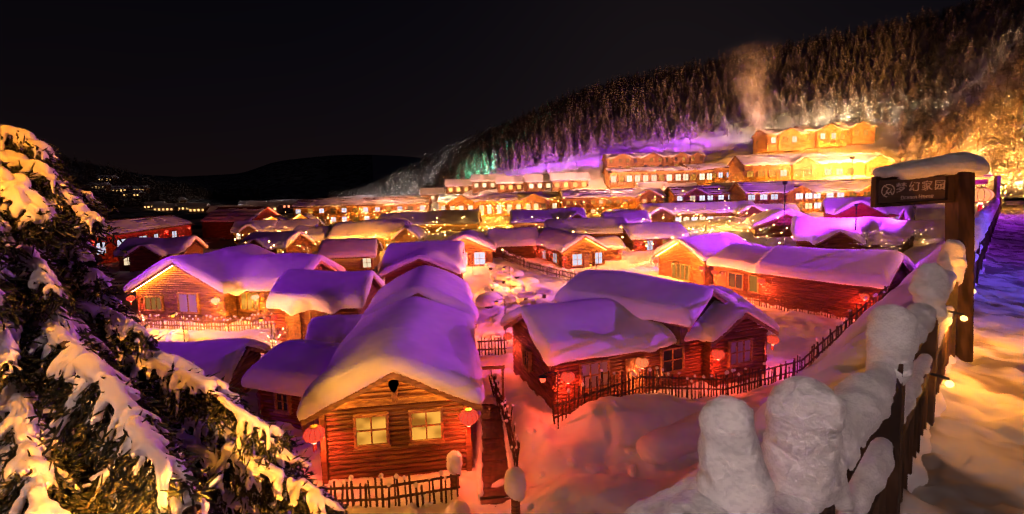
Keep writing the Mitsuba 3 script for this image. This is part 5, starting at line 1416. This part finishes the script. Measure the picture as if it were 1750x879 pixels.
for i, (u, v, d, pw) in enumerate(((1330, 225, 170, 1200), (1470, 190, 178, 2400), (1525, 190, 172, 2000), (1412, 205, 172, 1400))):
    p = atd(u, v, d); p[2] = float(ground(p[0], p[1])) + 3.5
    flood('warm floodlight among the trees above the villas', p, p + np.array([2, 14, 16.]), (1, .62, .3), pw * 4, 80, .6, size=.5, group='warm floodlights above the villas')
for i, (x, y, pw) in enumerate(((93, 104, 9000), (116, 112, 12000), (84, 74, 9000), (100, 118, 9000), (103, 100, 9000), (88, 110, 6000))):
    z = float(ground(x, y)) + 1.2
    flood('amber floodlight shining up the bank of frosted trees behind the signboard', (x, y, z), (x * 1.14, y * 1.14, z + 9), (1, .38, .06), pw * 1.6, 85, 1.6, size=.5, group='amber floodlights on the bank')

# lamps of the footpath
def rail_lamp(t, label, power, w=1.0, s=-.16, z=.72):
    k = thing('rail_lamp', label, 'lamp', None)
    p = rail(t, s, z)
    put(k, 'bulb', mikit.ply(trimesh.creation.icosphere(2, .03), 'black'), to_world=tw(MAT(*p)), emitter=emit((1, .6, .15), 4))
    put(k, 'bracket', mikit.ply(trimesh.creation.cylinder(.012, segment=((0, 0, .04), tuple(rail(t, 0, z + .06) - p)), sections=6), 'metal_dark'), to_world=tw(MAT(*p)))
    point('rail_light', p + np.array([NX, NY, 0]) * .09 - [0, 0, .03], WARM, power, w)
rail_lamp(6.6, 'warm bulb on the railing just before the signpost', 5.0, 1.2)
rail_lamp(5.0, 'warm bulb low on the railing two posts before the signpost', .2, .8, z=.5)
rail_lamp(8.4, 'warm bulb on the railing just beyond the signpost', 5.0, .8)
bx, by = rail(13.5, -5.2)[:2]
flood('blue floodlight right of the footpath', (bx, by, 11.6), rail(13.5, -1.2), BLUE, 95, 60, .8, size=.25)
bx, by = rail(19, -5.5)[:2]
flood('violet floodlight further along the footpath', (bx, by, 12.0), rail(18, .4), PURPLE, 60, 60, .7, size=.25)
p2 = rail(34, -.3, 0)
lamp_post('warm lamp at the far end of the footpath', rail(54, -1.5), WARM, 300, .7, 3)
# white street lamp behind the camera and the warm one left of the spruce
def street_lamp(label, p, rgb, power, w, h, aim=None, cut=60):
    t = thing('street_lamp', label, 'street lamp')
    zg = float(ground(p[0], p[1]))
    q = np.array(p[:2]) / np.linalg.norm(p[:2]) * .9
    put(t, 'pole', UC, to_world=tw(along((p[0] + q[0], p[1] + q[1], zg - .3), (p[0] + q[0], p[1] + q[1], h + .1), .07)))
    put(t, 'arm', UC, to_world=tw(along((p[0] + q[0], p[1] + q[1], h + .1), (p[0], p[1], h + .07), .035)))
    put(t, 'head', mikit.ply(cat([box(-.25, .25, -.12, .12, .0, .1)]), 'metal_dark'), to_world=tw(MAT(p[0], p[1], h)))
    put(t, 'lens', mikit.ply(box(-.2, .2, -.09, .09, -.03, -.002), 'black'), to_world=tw(MAT(p[0], p[1], h)), emitter=emit(rgb, 6))
    if aim is None: point('street_light', (p[0], p[1], h - .12), rgb, power, w)
    else: spot('street_light', (p[0], p[1], h - .12), aim, rgb, power, cut, w)
street_lamp('white street lamp behind the viewer beside the footpath', (-3.0, -5.6), (1, .7, .62), 105, 1.8, 15.0, aim=(-.6, 3.0, 9.6), cut=31)
street_lamp('warm street lamp left of the big spruce', (-5.6, 3.3), (1, .31, .025), 52, 1.6, 13.0, aim=(-6.0, 6.6, 9.0), cut=75)
street_lamp('warm lamp on the slope below the railing right of the big spruce', (-2.2, 2.9), (1, .33, .03), 85, 1.4, 8.3, aim=(-5.0, 6.0, 8.9), cut=62)

# second signpost with an orange lantern
T2 = 43
s2 = thing('far_signpost', 'red lit signpost with a hanging board further along the footpath', 'signpost')
q0 = rail(T2, .2, 0)
for dt in (0, 2.4): put(s2, 'post', UBOX, to_world=tw(MAT(*(rail(T2 + dt, .1, -.2)), (.2, 0, 0), (0, .2, 0), (0, 0, 2.9))))
put(s2, 'board', ubox('paint_red'), to_world=tw(MAT(q0[0] - 1.4, q0[1] + .1, q0[2] + 2.35, (2.0, 0, 0), (0, .1, 0), (0, 0, .28))))
put(s2, 'beam', ubox('paint_red'), to_world=tw(MAT(q0[0] - 1.3, q0[1] + .1, q0[2] + 2.75, (2.4, 0, 0), (0, .14, 0), (0, 0, .12))))
lantern('wide orange lantern hanging below the far signpost', (q0[0] - .75, q0[1] + .1, q0[2] + 1.5), r=.55, power=10, rgb=(1, .3, .1), shade=(1.1, .42, .14), w=.6)

# ------------------------------------------------------------------ smoke over the slope
sm0 = atd(1292, 246, 152)
n = (20, 20, 44)
zz, yy_, xx = np.meshgrid(np.linspace(0, 1, n[2]), np.linspace(-1, 1, n[1]), np.linspace(-1, 1, n[0]), indexing='ij')
cx = -.25 * zz + .08 * np.sin(zz * 9)
rad = .14 + .8 * zz ** .8
dist = np.sqrt((xx - cx) ** 2 + yy_ ** 2) / rad
tex = meshkit.fbm(np.stack([xx * 2.2, yy_ * 2.2, zz * 7], -1), 3, 4)
den = np.clip(1 - dist, 0, 1) ** 1.2 * np.clip((tex - .22) * 2.4, 0, 1.6) * np.clip(1 - zz, 0, 1) ** 1.3 * np.clip(zz * 14, 0, 1)
SH, SW = 34.0, 11.0
SM = T4().translate([float(sm0[0]), float(sm0[1]), float(sm0[2]) + .5]).scale([SW, SW, SH])
scene['smoke_medium'] = {'type': 'heterogeneous', 'albedo': .93, 'scale': .2, 'sigma_t': {'type': 'gridvolume', 'grid': mi.VolumeGrid(den.astype(np.float32)[..., None]), 'to_world': SM @ T4().translate([-1, -1, 0]).scale([2, 2, 1])}}
labels['smoke_plume'] = dict(label='pale plume of smoke rising from the slope left of the villas', category='smoke', kind='stuff')
scene['smoke_plume'] = {'type': 'cube', 'to_world': SM @ T4().translate([0, 0, .5]).scale([1, 1, .5]), 'bsdf': {'type': 'null'}, 'interior': ref('smoke_medium')}
flood('white floodlight at the foot of the smoke plume', sm0 + np.array([0, -.6, .6]), sm0 + np.array([-1, .6, 14]), (1, .66, .52), 900, 50, .8, size=.6)

for lab, p, q in (('left', (-18, 124, 15), (-45, 270, 40)), ('middle', (26, 120, 15), (45, 240, 62)), ('right', (88, 118, 17), (112, 215, 75))):
    flood('large warm floodlight on a mast behind the ' + lab + ' guest houses aimed at the forest', p, q, (1, .38, .2), 11000, 62, 1.0, size=.8)
CL = ['courtyard lamp left of the small dark purple cabin', 'courtyard lamp in front of the small pink gabled cabin', 'courtyard lamp in front of the small amber cabin beside the golden lattice cabin', 'courtyard lamp right of the pink edged long cabin', 'pinkish courtyard lamp right of the dazzling white front',
      'courtyard lamp before the low cabin with glowing eaves', 'courtyard lamp under the middle of the dazzling white front', 'courtyard lamp before the gable with light strings', 'courtyard lamp before the white triple window', 'courtyard lamp behind the roof of the yellow cabin',
      'low red courtyard lamp beside the squeezed small shed', 'red lamp on the rosy drifts below the dormer cabin fence', 'red lamp at the near corner of the dormer cabin fence']
for i, (u, v, z, c, pw) in enumerate(((955, 425, 0, (1, .3, .05), 500), (1060, 402, .3, (1, .2, .05), 300), (700, 402, .4, WARM, 400), (935, 392, .8, WARM, 300), (1330, 402, .6, (1, .2, .3), 250), (1010, 374, 1.3, WARM, 400), (1240, 402, .6, WARM, 250),
                                     (1010, 488, 0, (1, .34, .05), 160), (775, 468, 0, (1, .36, .08), 160), (430, 442, .2, (1, .2, .05), 240), (560, 560, 0, (1, .16, .05), 50), (1120, 640, .0, (1, .08, .03), 17), (930, 760, 0, (1, .08, .035), 17))):
    yard(CL[i], u, v, c, pw, .8, z=z, h=1.4)

shr = [(470, 432, .2), (492, 425, .3), (515, 440, .2), (545, 432, .2), (555, 408, .4), (735, 398, .6), (720, 440, .1), (905, 408, .6), (1000, 398, 1), (1045, 440, .2), (1110, 470, .1), (1090, 478, 0), (1135, 430, .2), (1265, 398, .8), (1310, 420, .6), (1365, 400, .8), (1570, 430, 1.2), (1520, 440, 1), (1480, 432, 1), (640, 455, 0), (655, 490, 0), (210, 590, 0), (225, 575, 0), (470, 600, 0), (1015, 378, 1.3), (960, 378, 1.3), (790, 378, 1.5), (700, 350, 3), (1180, 345, 4), (1230, 342, 4)]
PB = []
for i, (u, v, z) in enumerate(shr):
    q = at(u, v, z); q[2] = float(ground(q[0], q[1])); sc = fr_.uniform(.18, .34) * (1 if q[1] < 60 else 1.5)
    k = thing('snowy_shrub', 'little frosted shrub with fairy lights between the cabins', 'shrub', 'frosted shrubs with fairy lights between the cabins')
    scene[k] = {**BAREP[i % 5], 'to_world': tw(MAT(*q, (sc * 1.6, 0, 0), (0, sc * 1.6, 0), (0, 0, sc)))}
    PB.append(q + fr_.normal(0, 1, (14, 3)) * [sc * 2.6, sc * 2.6, 0] + np.stack([0 * np.arange(14.), 0 * np.arange(14.), fr_.uniform(.2, 8 * sc, 14)], 1))
bulbs('shrub_string_lights', 'warm fairy lights hung in the little shrubs between the cabins', np.vstack(PB), fr_.uniform(.03, .07, 14 * len(shr)), (1, .55, .18), 9)

vb = np.vstack([onslope(-.62, .62, 62, 112, 420, 1.2, 3.6, fr_), onslope(-.5, .7, 112, 140, 320, 1.5, 5.5, fr_)])
bulbs('village_string_lights', 'golden bulbs on strings over the lanes of the middle and far village', vb, fr_.uniform(.07, .17, len(vb)), (1, .5, .12), 16)
